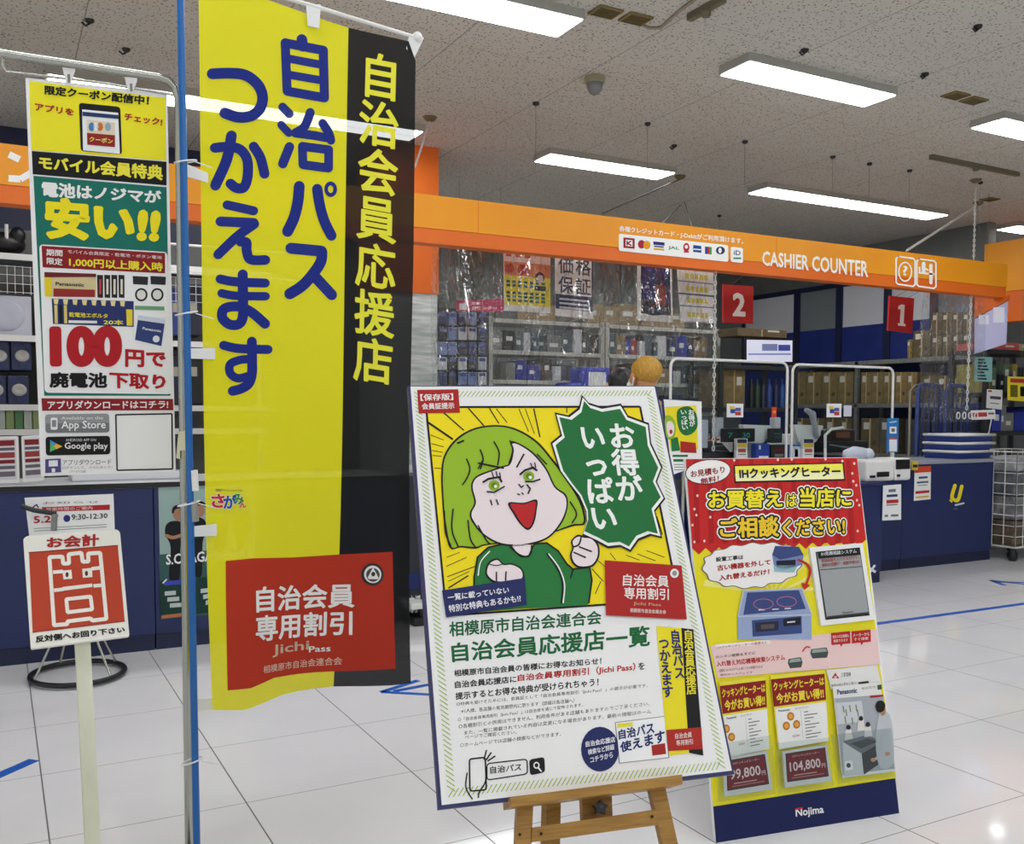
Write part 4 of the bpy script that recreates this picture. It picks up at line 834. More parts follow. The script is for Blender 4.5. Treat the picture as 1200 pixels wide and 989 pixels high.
s.ell(I1((168, 142))[0], 27, 14.5, BK, 5, -.12); s.ell(I1((168, 142))[0], 26, 13.6, (246, 244, 242), 6, -.12); s.text('お見積もり', I1((78, 138), (250, 112), (252, 148), (82, 172)), (150, 30, 34), .03, 7); s.text('無料！', I1((128, 176), (222, 160), (222, 190), (132, 206)), (150, 30, 34), .03, 7)
s.poly(I1((298, 108), (852, 94), (860, 186), (302, 198)), BK, 5); s.poly(I1((304, 114), (845, 101), (852, 178), (308, 190)), (248, 240, 90), 6); s.poly(I1((304, 152), (848, 140), (852, 178), (308, 190)), (250, 248, 190), 7)
s.text('IHクッキングヒーター', I1((322, 124), (832, 112), (836, 166), (326, 178)), (24, 26, 50), .045, 8)
OL = ((.18, (244, 244, 240)), (.10, BK))
s.text('お買替え', I1((168, 236), (540, 230), (542, 322), (168, 330)), (246, 232, 50), .04, 8, outline=OL); s.text('は', I1((560, 256), (612, 254), (612, 318), (560, 320)), (246, 232, 50), .04, 8, outline=OL); s.text('当店に', I1((628, 222), (888, 226), (888, 320), (628, 322)), (246, 232, 50), .04, 8, outline=OL)
s.text('ご相談', I1((222, 378), (522, 362), (524, 470), (226, 476)), (244, 206, 50), .04, 8, outline=OL); s.text('ください!', I1((540, 384), (856, 374), (856, 458), (540, 468)), (244, 206, 50), .04, 8, outline=OL)
cl2 = [(150, 600), (180, 560), (250, 530), (340, 512), (440, 505), (540, 510), (600, 535), (625, 580), (620, 640), (570, 680), (480, 705), (400, 722), (300, 718), (220, 700), (160, 660)]
bump = []
for a, b2 in zip(cl2, cl2[1:]+cl2[:1]): m = ((a[0]+b2[0])/2, (a[1]+b2[1])/2); d = ((m[0]-380)*.09, (m[1]-612)*.12); bump += [a, (m[0]+d[0], m[1]+d[1])]
s.blob(I1(*bump), (120, 110, 100), 5, 4); s.blob(I1(*[(380+(x-380)*.975, 612+(y-612)*.965) for x, y in bump]), (244, 242, 240), 6, 4)
s.text('設置工事は', I1((206, 572), (345, 560), (345, 582), (208, 596)), (40, 40, 40), .03, 7); s.text('古い機器を外して', I1((212, 612), (482, 582), (482, 610), (214, 642)), (176, 34, 34), .045, 7); s.text('入れ替えるだけ！', I1((222, 662), (476, 630), (476, 658), (224, 692)), (176, 34, 34), .045, 7)
SB, SD, SL = (116, 134, 186), (60, 76, 130), (156, 172, 208)
s.poly(I1((505, 515), (625, 520), (648, 560), (530, 585), (490, 560)), SD, 7); s.poly(I1((490, 560), (530, 585), (648, 560), (640, 610), (540, 640), (498, 610)), SB, 8); s.poly(I1((510, 590), (608, 585), (606, 612), (512, 612)), (30, 32, 44), 9); s.poly(I1((498, 614), (620, 612), (600, 648), (500, 645)), (150, 190, 200), 8)
s.line(I1((622, 585), (668, 610), (680, 650), (660, 712)), 2.8, (200, 44, 44), 8, True); s.poly(I1((636, 700), (682, 712), (652, 738)), (200, 44, 44), 8)
s.poly(I1((345, 742), (640, 730), (688, 862), (690, 985), (318, 985), (318, 862)), SL, 6); s.poly(I1((365, 750), (625, 738), (660, 832), (345, 862)), SD, 7); s.line(I1((345, 742), (640, 730), (690, 862), (318, 870)), 1.2, (200, 206, 226), 8, closed=True)
for c in ((445, 808), (562, 796)): s.line([(I1(c)[0][0]+11.5*math.cos(a), I1(c)[0][1]+6*math.sin(a)) for a in [i*math.pi/10 for i in range(20)]], .8, (190, 120, 150), 9, closed=True)
for x in (420, 490, 552): s.line(I1((x, 838-(x-420)*.05), (x+32, 836-(x-420)*.05)), 1.4, (214, 220, 236), 9, rnd=False)
s.poly(I1((388, 890), (638, 868), (640, 955), (392, 972)), SD, 7); s.poly(I1((405, 902), (522, 892), (522, 940), (408, 948)), (40, 46, 66), 8); s.poly(I1((545, 884), (632, 874), (634, 912), (548, 920)), (28, 30, 44), 8); s.line(I1((565, 900), (605, 896)), 1.6, (220, 224, 236), 9, rnd=False); s.poly(I1((432, 912), (500, 907), (500, 930), (434, 935)), (90, 80, 84), 9)
# pink information band
s.poly(I2((118, 134), (836, 62), (850, 215), (150, 274)), (240, 208, 206), 3); s.poly(rq(I2((135, 130), (375, 108), (380, 128), (150, 150)), 3), (246, 236, 234), 4); s.text('IHクッキングヒーターの買替えに', I2((150, 138), (362, 114), (362, 126), (152, 148)), (190, 60, 56), .01, 5)
s.text('カンタン検索＆すぐに', I2((140, 178), (312, 158), (312, 172), (142, 190)), (60, 56, 60), .01, 4); s.text('入れ替え対応機種検索システム', I2((142, 202), (438, 172), (440, 196), (146, 226)), (196, 36, 40), .025, 4); s.text('品番を入れるだけで入れ替えできる機種がわかる', I2((155, 236), (342, 218), (342, 230), (157, 248)), (110, 90, 90), 0, 4); s.text('便利なシステムです', I2((160, 256), (300, 244), (300, 254), (160, 266)), (110, 90, 90), 0, 4)
for x, y, w in ((455, 180, 60), (552, 138, 74)): s.poly(I2((x, y+12), (x+w-8, y+4), (x+w, y+26), (x+w-6, y+48), (x+6, y+52), (x-4, y+30)), (70, 80, 76), 4); s.poly(I2((x+6, y+14), (x+w-12, y+8), (x+w-6, y+22), (x+2, y+28)), (150, 170, 160), 5)
s.line(I2((515, 158), (530, 140), (545, 142)), 1.6, (200, 50, 50), 5, True)
for x, t1, t2 in ((637, '他社の対応機種も', '検索できます'), (725, 'メーカーから', 'すぐ検索'),): s.poly(I2((x, 80-(x-637)*.08), (x+82, 72-(x-637)*.08), (x+84, 124-(x-637)*.08), (x+50, 128-(x-637)*.08), (x+44, 140-(x-637)*.08), (x+38, 128-(x-637)*.08), (x+2, 132-(x-637)*.08)), (188, 38, 40), 5); s.text(t1, I2((x+6, 90-(x-637)*.08), (x+76, 84-(x-637)*.08), (x+76, 98-(x-637)*.08), (x+6, 104-(x-637)*.08)), (244, 226, 222), .01, 6); s.text(t2, I2((x+10, 108-(x-637)*.08), (x+72, 103-(x-637)*.08), (x+72, 116-(x-637)*.08), (x+10, 122-(x-637)*.08)), (244, 226, 222), .01, 6)
# navy foot band with the store lettering
s.poly(I2((130, 828), (915, 705), (933, 868), (143, 986)), (24, 32, 84), 3)
s.text('Nojima', I2((484, 836), (604, 822), (608, 864), (486, 882)), (244, 244, 246), .03, 4); s.line(I2((486, 838), (512, 834)), 2.2, (200, 50, 50), 5)
s.build('printed_board', it)
# strut behind the board
m = IO+s.Z*.85-s.N*.02; b = MB()
MB().prism([m-s.X*.12, m+s.X*.12, Vector((m.x+.12, m.y+.42, .003)), Vector((m.x-.12, m.y+.42, .003))], (0, .01, 0), mat('grey_board_strut', (120, 120, 116), .7)).build('rear_strut', it)
# things set on the board: framed notice, cards, price tags, catalogues; clear pockets carry them
def on(w): return Sheet(IO+s.N*w, IX, IZ, .0006)
q = on(.012); q.slab(I1((683, 522), (950, 500), (1012, 885), (742, 917)), .010, WHITE)
q.poly(I1((712, 545), (935, 522), (985, 865), (762, 888)), (40, 42, 44), 1); q.poly(I1((718, 548), (932, 526), (979, 852), (768, 874)), (160, 164, 166), 2); q.poly(I1((720, 548), (932, 526), (938, 560), (726, 580)), (30, 32, 32), 3); q.text('IH見積相談システム', I1((738, 546), (916, 530), (918, 550), (740, 566)), (230, 230, 230), .015, 4)
q.text('商品品番を入力するだけで、', I1((738, 580), (926, 562), (928, 580), (740, 598)), (170, 70, 66), .02, 4); q.text('無料お見積り・商談予約OK', I1((742, 604), (930, 584), (932, 602), (744, 622)), (170, 70, 66), .02, 4); q.line(I1((732, 636), (946, 618)), .8, (60, 62, 62), 4, rnd=False); q.text('Panasonic', I1((846, 846), (900, 840), (902, 850), (848, 857)), (50, 52, 54), .02, 4); q.line(I1((770, 872), (980, 850)), 1.4, (70, 74, 76), 4, rnd=False)
q.build('framed_notice', None, tagargs=('grey notice in a white frame stuck on the yellow part of the cooking-heater display', 'notice'))
def pocket(pts, w, d): p = on(w); p.slab(pts, d, ACRYL); return p.build('leaflet_pocket', it)
def card(pts, hdr, l1, l2, label, circ, w=.010):
    p = on(w); p.slab(pts, .002, mat('card_yellow', (236, 224, 60), .4)); TL, TR, BR, BL = pts
    def Q(u0, v0, u1, v1): return [lerp2(pts, u, 1-v) for u, v in ((u0, v0), (u1, v0), (u1, v1), (u0, v1))]
    p.poly(Q(0, .05, 1, .42), (140, 30, 32), 1); p.text(l1, Q(.03, .09, .98, .21), (246, 222, 70), .035, 2); p.text(l2, Q(.06, .245, .96, .39), (246, 222, 70), .04, 2)
    p.poly(Q(.02, .45, 1, 1), (240, 240, 238), 1); p.text('Panasonic', Q(.08, .47, .3, .5), (60, 60, 70), .02, 2); p.text('IHクッキングヒーター', Q(.4, .47, .66, .5), (70, 70, 70), 0, 2)
    for u, v in circ:
        c = Q(u, v, u, v)[0]; p.ell(c, 4.2, 5, (196, 120, 40), 2); p.ell(c, 2.6, 3, (226, 170, 80), 3)
    for i in range(9): p.poly(Q(.56, .54+.045*i, .64+.25*((i*37) % 10)/10, .553+.045*i), (120, 120, 120), 2)
    p.poly(Q(.5, .52, .505, .9), (150, 150, 150), 2); p.text('3口IH', Q(.3, .84, .44, .87), (170, 60, 50), .01, 2)
    return p.build('product_card', None, tagargs=(label, 'product card'))
card(I2((158, 292), (356, 268), (372, 580), (190, 618)), 0, 'クッキングヒーターは', '今がお買い得!!', 'red and white product card in the pocket half hidden by the easel board', ((.05, .62), (.15, .74)))
card(I2((378, 264), (610, 240), (628, 545), (412, 582)), 0, 'クッキングヒーターは', '今がお買い得!!', 'red and white product card with three amber circles in the middle pocket', ((.30, .58), (.20, .70), (.40, .70)))
def price(pts, txt, label):
    p = on(.026); p.slab(pts, .008, mat('grey_white_price_frame', (214, 216, 218), .35))
    def Q(u0, v0, u1, v1): return [lerp2(pts, u, 1-v) for u, v in ((u0, v0), (u1, v0), (u1, v1), (u0, v1))]
    p.poly(Q(.05, .06, .95, .86), (36, 34, 36), 1); p.poly(Q(.07, .08, .93, .83), (106, 26, 34), 2); p.text(txt, Q(.12, .32, .80, .62), (216, 200, 200), .02, 3); p.text('円', Q(.82, .48, .90, .60), (216, 200, 200), .01, 3)
    p.text('IHクッキングヒーター', Q(.2, .13, .8, .2), (200, 170, 170), .0, 3); p.poly(Q(.2, .68, .7, .71), (180, 140, 140), 3); p.poly(Q(.15, .75, .85, .775), (160, 110, 110), 3)
    return p.build('price_tag', None, tagargs=(label, 'price tag'))
price(I2((178, 622), (362, 590), (386, 752), (182, 785)), '99,800', 'electronic price tag reading 99,800 in front of the pocket by the easel board')
price(I2((432, 592), (622, 562), (642, 718), (442, 746)), '104,800', 'electronic price tag reading 104,800 in front of the middle pocket')
p = on(.006); p.slab(I2((620, 240), (838, 218), (856, 300), (640, 322)), .002, mat('catalogue_paper', (232, 232, 230), .35))
for a, b2, c in (((648, 266), (658, 250), (666, 266)), ((642, 274), (650, 262), (656, 276)), ((660, 274), (668, 264), (674, 276))): p.poly(I2(a, b2, c), (206, 40, 46), 1)
p.text('三菱電機', I2((682, 252), (724, 248), (724, 266), (682, 270)), (70, 70, 74), .0, 1); p.text('IHクッキングヒーター', I2((640, 300), (745, 288), (745, 300), (642, 312)), (60, 60, 64), .01, 1); p.poly(I2((756, 292), (800, 286), (805, 306), (760, 312)), (60, 70, 50), 1)
p.build('catalogue', None, tagargs=('white cooker catalogue with a red diamond emblem peeping out behind the front one', 'catalogue'))
p = on(.018); p.slab(I2((648, 312), (848, 292), (916, 676), (688, 702)), .003, mat('catalogue_paper', (232, 232, 230)))
p.text('Panasonic', I2((664, 324), (750, 316), (751, 338), (666, 346)), (40, 60, 130), .03, 2); p.text('IHクッキングヒーター', I2((772, 312), (832, 304), (833, 318), (773, 326)), (70, 70, 70), .0, 2); p.poly(I2((838, 305), (856, 302), (858, 322), (840, 325)), (60, 90, 70), 2)
p.poly(I2((655, 362), (862, 345), (915, 672), (690, 698)), (170, 176, 184), 1); p.poly(I2((806, 350), (862, 345), (863, 354), (807, 360)), (170, 40, 40), 2); p.poly(I2((658, 382), (770, 372), (782, 460), (668, 474)), (206, 210, 216), 2)
for x, y in ((690, 395), (702, 410), (718, 392), (745, 390), (752, 412), (698, 440), (728, 446)): p.line(I2((x, y), (x+4, y+26)), 1.2, (110, 140, 70), 3)
p.poly(I2((688, 548), (790, 520), (862, 545), (770, 600)), (110, 116, 124), 2); p.poly(I2((688, 548), (770, 600), (778, 690), (694, 698)), (206, 208, 212), 3); p.poly(I2((770, 600), (862, 545), (880, 620), (780, 690)), (44, 48, 54), 3); p.poly(I2((722, 556), (795, 534), (838, 548), (766, 578)), (60, 66, 74), 4)
p.blob(I2((845, 430), (885, 425), (905, 500), (905, 640), (850, 660), (830, 560)), (196, 200, 206), 4, 4); p.blob(I2((828, 395), (838, 374), (858, 372), (870, 390), (862, 416), (838, 420)), (30, 28, 28), 6, 4); p.blob(I2((846, 410), (868, 404), (872, 425), (856, 436)), (176, 130, 100), 5, 4); p.line(I2((870, 500), (850, 600), (815, 628)), 3, (180, 186, 194), 5, True); p.ell(I2((818, 626))[0], 3, 2.4, (190, 140, 110), 6); p.ell(I2((880, 600))[0], 3, 2.4, (190, 140, 110), 6)
for x, y in ((712, 486), (766, 448), (796, 474)): p.ell(I2((x, y))[0], 2.6, 2.8, (40, 38, 36), 5); p.poly(I2((x-12, y+12), (x+12, y+8), (x+20, y+50), (x-16, y+55)), (224, 222, 218), 4)
p.poly(I2((695, 632), (728, 628), (732, 668), (698, 674)), (224, 226, 230), 5); p.ell(I2((712, 650))[0], 2.6, 2.8, (60, 66, 72), 6); p.poly(I2((690, 690), (916, 664), (917, 676), (690, 704)), (232, 232, 232), 2)
p.build('catalogue', None, tagargs=('kitchen-photo cooker catalogue standing in front in the pocket by the display edge', 'catalogue'))
pocket(I2((160, 560), (384, 520), (400, 772), (152, 808)), .030, .003); pocket(I2((402, 555), (632, 530), (652, 738), (412, 776)), .030, .003); pocket(I2((640, 520), (900, 490), (920, 700), (676, 730)), .024, .003)

# ================================================================ COUNTERS
def counter(x0, x1, y0, y1, h, label, cat='counter'):
    t = thing('counter_cabinet', label, cat, ((x0+x1)/2, (y0+y1)/2, 0))
    b = MB(); b.box(x0+.002, x1-.002, y0, y1, .09, h, NAVY, .003); b.build('body', t)
    b = MB(); b.box(x0+.004, x1-.004, y0+.012, y1-.02, 0, .09, NAVY_D); b.build('plinth', t)
    return t
YL = 5.55
counter(-.75, .757, YL, 6.2, .905, 'navy counter cabinet behind the wire ring stand')
counter(.757, 2.2, YL, 6.2, .905, 'navy counter cabinet carrying the sports team poster')
b = MB(); b.box(-.75, 2.2, YL-.01, 6.2, .905, .935, mat('pale_worktop', (206, 208, 212), .3), .003); b.box(-.75, 2.2, YL-.012, YL-.0095, .906, .934, PLASTIC_B); b.one('worktop', 'pale worktop with a black edge over the navy cabinets beside the banner', 'worktop')
for i, (a, c) in enumerate(((2.95, 4.25), (4.25, 5.45), (5.45, 6.75), (6.75, 7.95))):
    counter(a, c, 5.53, 6.1, .89, ('navy counter cabinet hidden mostly by the easel board', 'navy counter cabinet in front of the register two', 'navy counter cabinet beside the receipt printers', 'navy counter cabinet with the yellow U emblem')[i])
b = MB(); b.box(2.95, 7.96, 5.52, 6.1, .89, .92, mat('grey_worktop', (150, 156, 168), .3), .004); b.one('worktop', 'long grey worktop of the cashier counter', 'worktop')
t = counter(4.3, 6.09, 5.17, 5.52, .765, 'lower navy bagging shelf unit standing before the cashier counter', 'counter')
b = MB(); b.box(4.3, 6.1, 5.15, 5.52, .765, .79, NAVY, .003); b.build('shelf_top', t)
q = yplane(5.166, 1020, 640); q.text('×', [(1016, 664), (1026, 661), (1027, 671), (1017, 674)], (236, 236, 240), .03, 1); q.build('white_mark', t)
# U emblem on the counter front
q = yplane(5.527, 1120, 580); q.line([(1119, 569), (1115.5, 582), (1119, 586), (1123, 585), (1127, 570)], 4.2, (240, 222, 40), 1, True); q.line([(1113.5, 586), (1115, 588)], 2, (240, 222, 40), 1); q.line([(1119, 592), (1130, 589.5)], 2, (220, 222, 232), 1, rnd=False); q.line([(1117, 596.5), (1122, 596)], 1, (120, 126, 160), 1, rnd=False)
tag(q.build('emblem_decal', None), 'yellow U-shaped emblem on the navy counter front', 'decal')
def notice(Y, pts, name, label, rows, thick=.002, base=WHITE, cat='notice', sheet=None):
    q = sheet or yplane(Y, *pts[0]); q.slab(pts, thick, base)
    for v0, v1, u0, u1, c in rows: q.poly([lerp2(pts, u, 1-v) for u, v in ((u0, v0), (u1, v0), (u1, v1), (u0, v1))], c, 1)
    return tag(q.build(name, None), label, cat)
RD, GY, NV = (186, 50, 46), (110, 114, 122), (50, 62, 120)
notice(5.155, [(1035, 569), (1056, 567.5), (1056, 609), (1034, 610)], 'counter_notice', 'white notice with red lines on the lower navy bagging shelf', ((.12, .2, .3, .7, GY), (.27, .34, .2, .8, NV), (.42, .52, .2, .85, RD), (.55, .58, .2, .8, GY), (.84, .9, .12, .3, GY), (.84, .9, .45, .85, GY)))
notice(5.522, [(1072, 547), (1091, 546), (1090.5, 585), (1071, 587)], 'counter_notice', 'white notice with an orange-red header on the navy counter', ((.0, .18, 0, 1, (206, 70, 40)), (.3, .36, .25, .8, NV), (.44, .5, .15, .85, GY), (.55, .57, .2, .8, GY), (.72, .80, .08, .92, RD), (.88, .93, .1, .9, (226, 180, 60))))
# team poster on the counter, dark rack next to it
q = yplane(YL-.004, 200, 640); q.slab([(185.5, 571), (300, 562), (300, 715), (189, 726)], .002, mat('teal_grey_print', (150, 176, 172), .45))
S = crop(0, 560, .20833)
q.poly([(186, 650), (300, 640), (300, 715), (189, 726)], (58, 92, 90), 1); q.poly([(186.5, 681), (300, 671), (300, 713), (188.5, 723)], (26, 60, 52), 2)
for dx, hh in ((0, 0), (26, -4), (52, -6), (78, -9)):
    o = (dx, hh)
    def PP(*pts): return [(x+o[0], y+o[1]) for x, y in S(*pts)]
    q.blob(PP((932, 270), (960, 245), (1010, 245), (1035, 275), (1040, 330), (1015, 380), (1010, 560), (975, 575), (950, 555), (960, 390), (930, 320)), (22, 24, 28), 3, 4)
    q.ell(PP((1000, 205))[0], 5.2, 7.4, (170, 124, 98), 4); q.blob(PP((966, 190), (975, 162), (1008, 150), (1036, 168), (1037, 186), (1010, 172), (985, 178), (974, 200)), (22, 20, 20), 5, 4); q.line(PP((938, 325), (975, 335), (1030, 318)), 4, (176, 128, 100), 5, True)
q.text('S.C.SAGAMIHARA', [(194.5, 649.5), (298, 641), (298, 653), (194.5, 662)], (240, 242, 242), .03, 6)
q.poly([(192, 681), (230, 678), (230, 683), (192, 686)], (70, 76, 190), 4); q.line([(191, 683), (195, 679)], 1.6, (236, 236, 240), 5)
for i in range(3): q.poly([(193+3*i, 693+7*i), (206+4*i, 692+7*i), (206+4*i, 697+7*i), (193+3*i, 698+7*i)], (196, 206, 204), 4); q.poly([(235+3*i, 690+7*i), (244, 689+7*i), (244, 694+7*i), (235+3*i, 695+7*i)], (196, 206, 204), 4)
q.poly([(189, 721), (215, 718), (215, 722), (189, 725)], (190, 120, 80), 4)
tag(q.build('team_poster', None), 'dark teal sports team poster with white lettering on the navy counter front', 'poster')
t = thing('leaflet_rack', 'dark leaflet rack with a white base behind the black banner stripe', 'rack', (2.58, 5.6, 0))
b = MB(); b.box(2.25, 2.9, 5.42, 5.85, .0, .05, PLASTIC_B); b.build('plinth', t)
b = MB(); b.box(2.22, 2.92, 5.40, 5.86, .11, .15, STEEL_W, .005); b.box(2.3, 2.84, 5.45, 5.85, .05, .11, PLASTIC_B); b.build('base', t)
b = MB(); b.box(2.25, 2.9, 5.5, 5.8, .15, .93, mat('dark_rack_panel', (30, 34, 46), .5), .005); b.build('body', t)
q = yplane(5.495, 485, 680); q.text('応援', [(479, 698), (493, 697), (493, 718), (479, 719)], (226, 228, 230), .03, 1); q.poly([(479, 672), (493, 671), (493, 690), (479, 691)], (34, 46, 100), 1); q.build('print', t)

# ================================================================ THINGS ON AND BEHIND THE COUNTER BESIDE THE BANNER
for pts, lab in (([(-8, 512), (21.5, 511), (23, 565.5), (-8, 567)], 'framed red and white price card on the worktop, cut by the photo edge'), ([(25, 511), (49, 510), (52, 563), (27, 565)], 'framed red and white price card half behind the coupon poster')):
    q = yplane(5.66, *pts[0]); q.slab(rq(pts, 2), .02, STEEL_W)
    def Q(u0, v0, u1, v1): return [lerp2(pts, u, 1-v) for u, v in ((u0, v0), (u1, v0), (u1, v1), (u0, v1))]
    q.poly(Q(.1, .05, .9, .93), (208, 206, 210), 1)
    for v0, v1, c in ((.08, .2, (126, 36, 42)), (.24, .30, (90, 90, 100)), (.34, .46, (150, 60, 60)), (.5, .58, (120, 36, 40)), (.63, .7, (100, 96, 104)), (.75, .86, (110, 100, 110))): q.poly(Q(.14, v0, .84, v1), c, 2)
    tag(q.build('price_card', None), lab, 'price card')
b = MB(); pbox(b, 84, 214, 553, 563, 5.75, .3, mat('white_tray', (214, 216, 222), .3), .01); b.box(atY(90, 556, 5.75).x, atY(208, 556, 5.75).x, 5.76, 6.03, .985, .99, mat('blue_grey_liner', (110, 124, 156), .5)); b.one('flat_tray', 'flat white tray on the worktop behind the ring stand notice', 'tray')
YS = 7.45; X0, X1 = -1.2, 1.9
def zpx(y, Y=YS, x=30): return atY(x, y, Y).z
lv = [zpx(300), zpx(395), zpx(476), zpx(505), .35]
t = thing('wire_rack', 'white wire rack of packed goods behind the counter under the orange beam', 'rack', (.3, YS+.2, 0))
for x in (X0, X1): MB().box(x-.02, x+.02, YS+.4, YS+.44, 0, zpx(292), STEEL_W).build('post', t)
for z in lv: b = MB(); b.box(X0, X1, YS+.02, YS+.42, z-.03, z-.014, mat('grey_shelf_tray', (96, 98, 102), .5)); b.box(X0, X1, YS, YS+.02, z-.03, z+.012, STEEL_W); b.build('shelf', t)
b = MB()
for i in range(64): x = X0+.048*i; b.tube([(x, YS+.01, zpx(312)), (x, YS+.01, zpx(345))], .0022, STEEL_W, 5)
for k in range(4): b.tube([(X0, YS+.008, zpx(313+10*k)), (X1, YS+.008, zpx(313+10*k))], .0022, STEEL_W, 5)
b.build('wire_grid', t)
for y in (287, 320): MB().tube([(.75, YS-.03, zpx(y, YS-.03, 215)), (2.3, YS-.03, zpx(y, YS-.03, 215))], .010, STEEL_W, 8).build('rail', t)
def disc_pack(x0, x1, y0, y1, base, disc, label, group):
    b = MB(); xm = (x0+x1)/2; w = pbox(b, x0, x1, y0, y1, YS+.06, .28, base, .006); c = atY(xm+1, (y0+y1)/2, YS+.058); r = abs(atY(x1, y0, YS).x-atY(x0, y0, YS).x)*.36
    t = thing('goods_pack', label, 'goods pack', Vector((c.x, YS+.2, atY(xm, y1, YS+.06).z)), group); b.build('carton', t)
    d = MB(); d.add([(c.x+r*math.cos(a), YS+.057, c.z+r*.92*math.sin(a)) for a in [2*math.pi*i/20 for i in range(20)]]+[(c.x+r*.8*math.cos(a), YS+.045, c.z+r*.74*math.sin(a)) for a in [2*math.pi*i/20 for i in range(20)]]+[(c.x+r*.3*math.cos(a), YS+.056, c.z+r*.28*math.sin(a)) for a in [2*math.pi*i/20 for i in range(20)]],
                        [[i, (i+1) % 20, 20+(i+1) % 20, 20+i] for i in range(20)]+[[20+i, 20+(i+1) % 20, 40+(i+1) % 20, 40+i] for i in range(20)]+[list(range(40, 60))], disc, True); d.build('round_cap', t)
PB = noisy('blue_pack_print', (44, 58, 110), (36, 42, 66), 30, .5); GC = mat('grey_cap', (186, 184, 180), .4)
for i, x in enumerate((-38, -13, 13)): disc_pack(x, x+24, 400, 434, PB, GC, 'blue pack with a grey round cap on the upper level of the wire rack', 'capped packs on the upper level')
for i, x in enumerate((-42, -18, 9)): disc_pack(x, x+25, 440, 474, PB, GC, 'blue pack with a grey round cap on the lower level of the wire rack', 'capped packs on the lower level')
disc_pack(-26, 37, 346, 393, mat('pale_lilac_pack', (196, 198, 212), .4), mat('pale_disc', (186, 190, 206), .3), 'pale lilac pack printed with a big ring on the wire rack', None)
b = MB(); c = atY(2, 286, YS+.15); b.ball(c, (.15, .12, .085), PLASTIC_B, 18, 10); b.ball(c+Vector((.1, -.05, .06)), (.05, .04, .06), PLASTIC_B, 12, 8); b.tube([c+Vector((.03, -.1, .02)), c+Vector((.03, -.12, .12))], .012, STEEL_W, 8); b.one('black_bundle', 'round black bundle on top of the wire rack', 'bundle')
for i in range(6):
    x = -14+10.5*i; b = MB(); pbox(b, x, x+9.5, 479, 503, YS+.05, .2, mat('green_white_pack_%d' % (i % 3), ((90, 140, 90), (196, 206, 196), (150, 170, 110))[i % 3], .5), .004); b.one('small_pack', ('green', 'white', 'olive')[i % 3]+' small pack on the bottom visible level of the wire rack', 'pack', ('green', 'white', 'olive')[i % 3]+' small packs')
pal = [((30, 34, 56), 'dark navy'), ((24, 24, 28), 'black'), ((60, 52, 40), 'dark brown'), ((40, 56, 120), 'blue')]
k = 0
for y0, y1 in ((330, 393), (405, 474)):
    for i in range(9):
        c, nm = pal[k % 4]; k += 1; x = 62+19.5*i; b = MB(); pbox(b, x, x+18, y0+(k*7) % 12, y1, YS+.06, .25, mat('goods_'+nm.replace(' ', '_'), c, .5), .006); pbox(b, x+4, x+13, y0+25, y0+36, YS+.057, .004, mat('goods_label', (170, 166, 150), .5))
        b.one('goods_box', nm+' box on the '+('upper' if y0 < 400 else 'lower')+' level of the wire rack behind the blue pole', 'goods box', nm+' boxes '+('upper' if y0 < 400 else 'lower'))

# ================================================================ HANGING SHEETS, SIGNS AND VINYL
YH = 6.15
def hung(pts, name, label, rows, cat='hanging poster', extra=None, Y=YH, base=WHITE):
    q = yplane(Y, *pts[0]); q.slab(pts, .003, base)
    def Q(u0, v0, u1, v1): return [lerp2(pts, u, 1-v) for u, v in ((u0, v0), (u1, v0), (u1, v1), (u0, v1))]
    for v0, v1, u0, u1, c in rows: q.poly(Q(u0, v0, u1, v1), c, 1)
    if extra: extra(q, Q)
    o = q.build(name, None)
    for a in (.06, .94): p = q.P(lerp2(pts, a, .99), -.002); MB().tube([p, Vector((p.x, YB+.121, 2.655)) if Y < 7 else Vector((p.x, p.y, CZ))], .0015, WIRE, 5).build('string', o)
    return tag(o, label, cat)
def e1(q, Q):
    q.ell(Q(.77, .42, .77, .42)[0], 5.5, 6.5, (60, 52, 48), 3); q.ell(Q(.77, .45, .77, .45)[0], 4, 5, (214, 190, 170), 4); q.poly(Q(.66, .56, .9, .64), (50, 50, 54), 3)
    for i in range(3): q.poly(Q(.05+.2*i, .02, .17+.2*i, .12), (206, 60, 50), 2)
    q.ell(Q(.12, .31, .12, .31)[0], 5.5, 6, (206, 70, 44), 2); q.ell(Q(.4, .31, .4, .31)[0], 6, 6, (206, 70, 44), 2)
    for r in (.50, .56, .68, .74, .80):
        for i in range(7): q.poly(Q(.05+.125*i, r, .13+.125*i, r+.045), (44, 110, 80), 2)
hung([(590, 291), (645, 297), (645, 367), (591, 364)], 'hanging_poster', 'yellow and red poster with a small face hanging under the beam', ((0, .2, 0, 1, (226, 190, 180)), (.2, .42, 0, 1, (232, 130, 60)), (.42, .9, 0, 1, (240, 222, 40)), (.9, 1, 0, 1, (238, 236, 232))), extra=e1)
def e2(q, Q):
    for ch, u, v in (('価', .08, .02), ('格', .54, .02), ('保', .08, .34), ('証', .54, .34)): q.text(ch, Q(u, v, u+.40, v+.28), (34, 44, 92), .02, 2)
    for v in (.70, .77, .84): q.poly(Q(.1, v, .9, v+.03), (214, 216, 226), 2)
hung([(650.5, 298), (695, 303), (695, 374), (651, 370)], 'hanging_poster', 'white and navy price guarantee poster hanging under the beam', ((.64, .88, 0, 1, (36, 44, 92)), (0, .64, .96, 1, (36, 44, 92))), extra=e2)
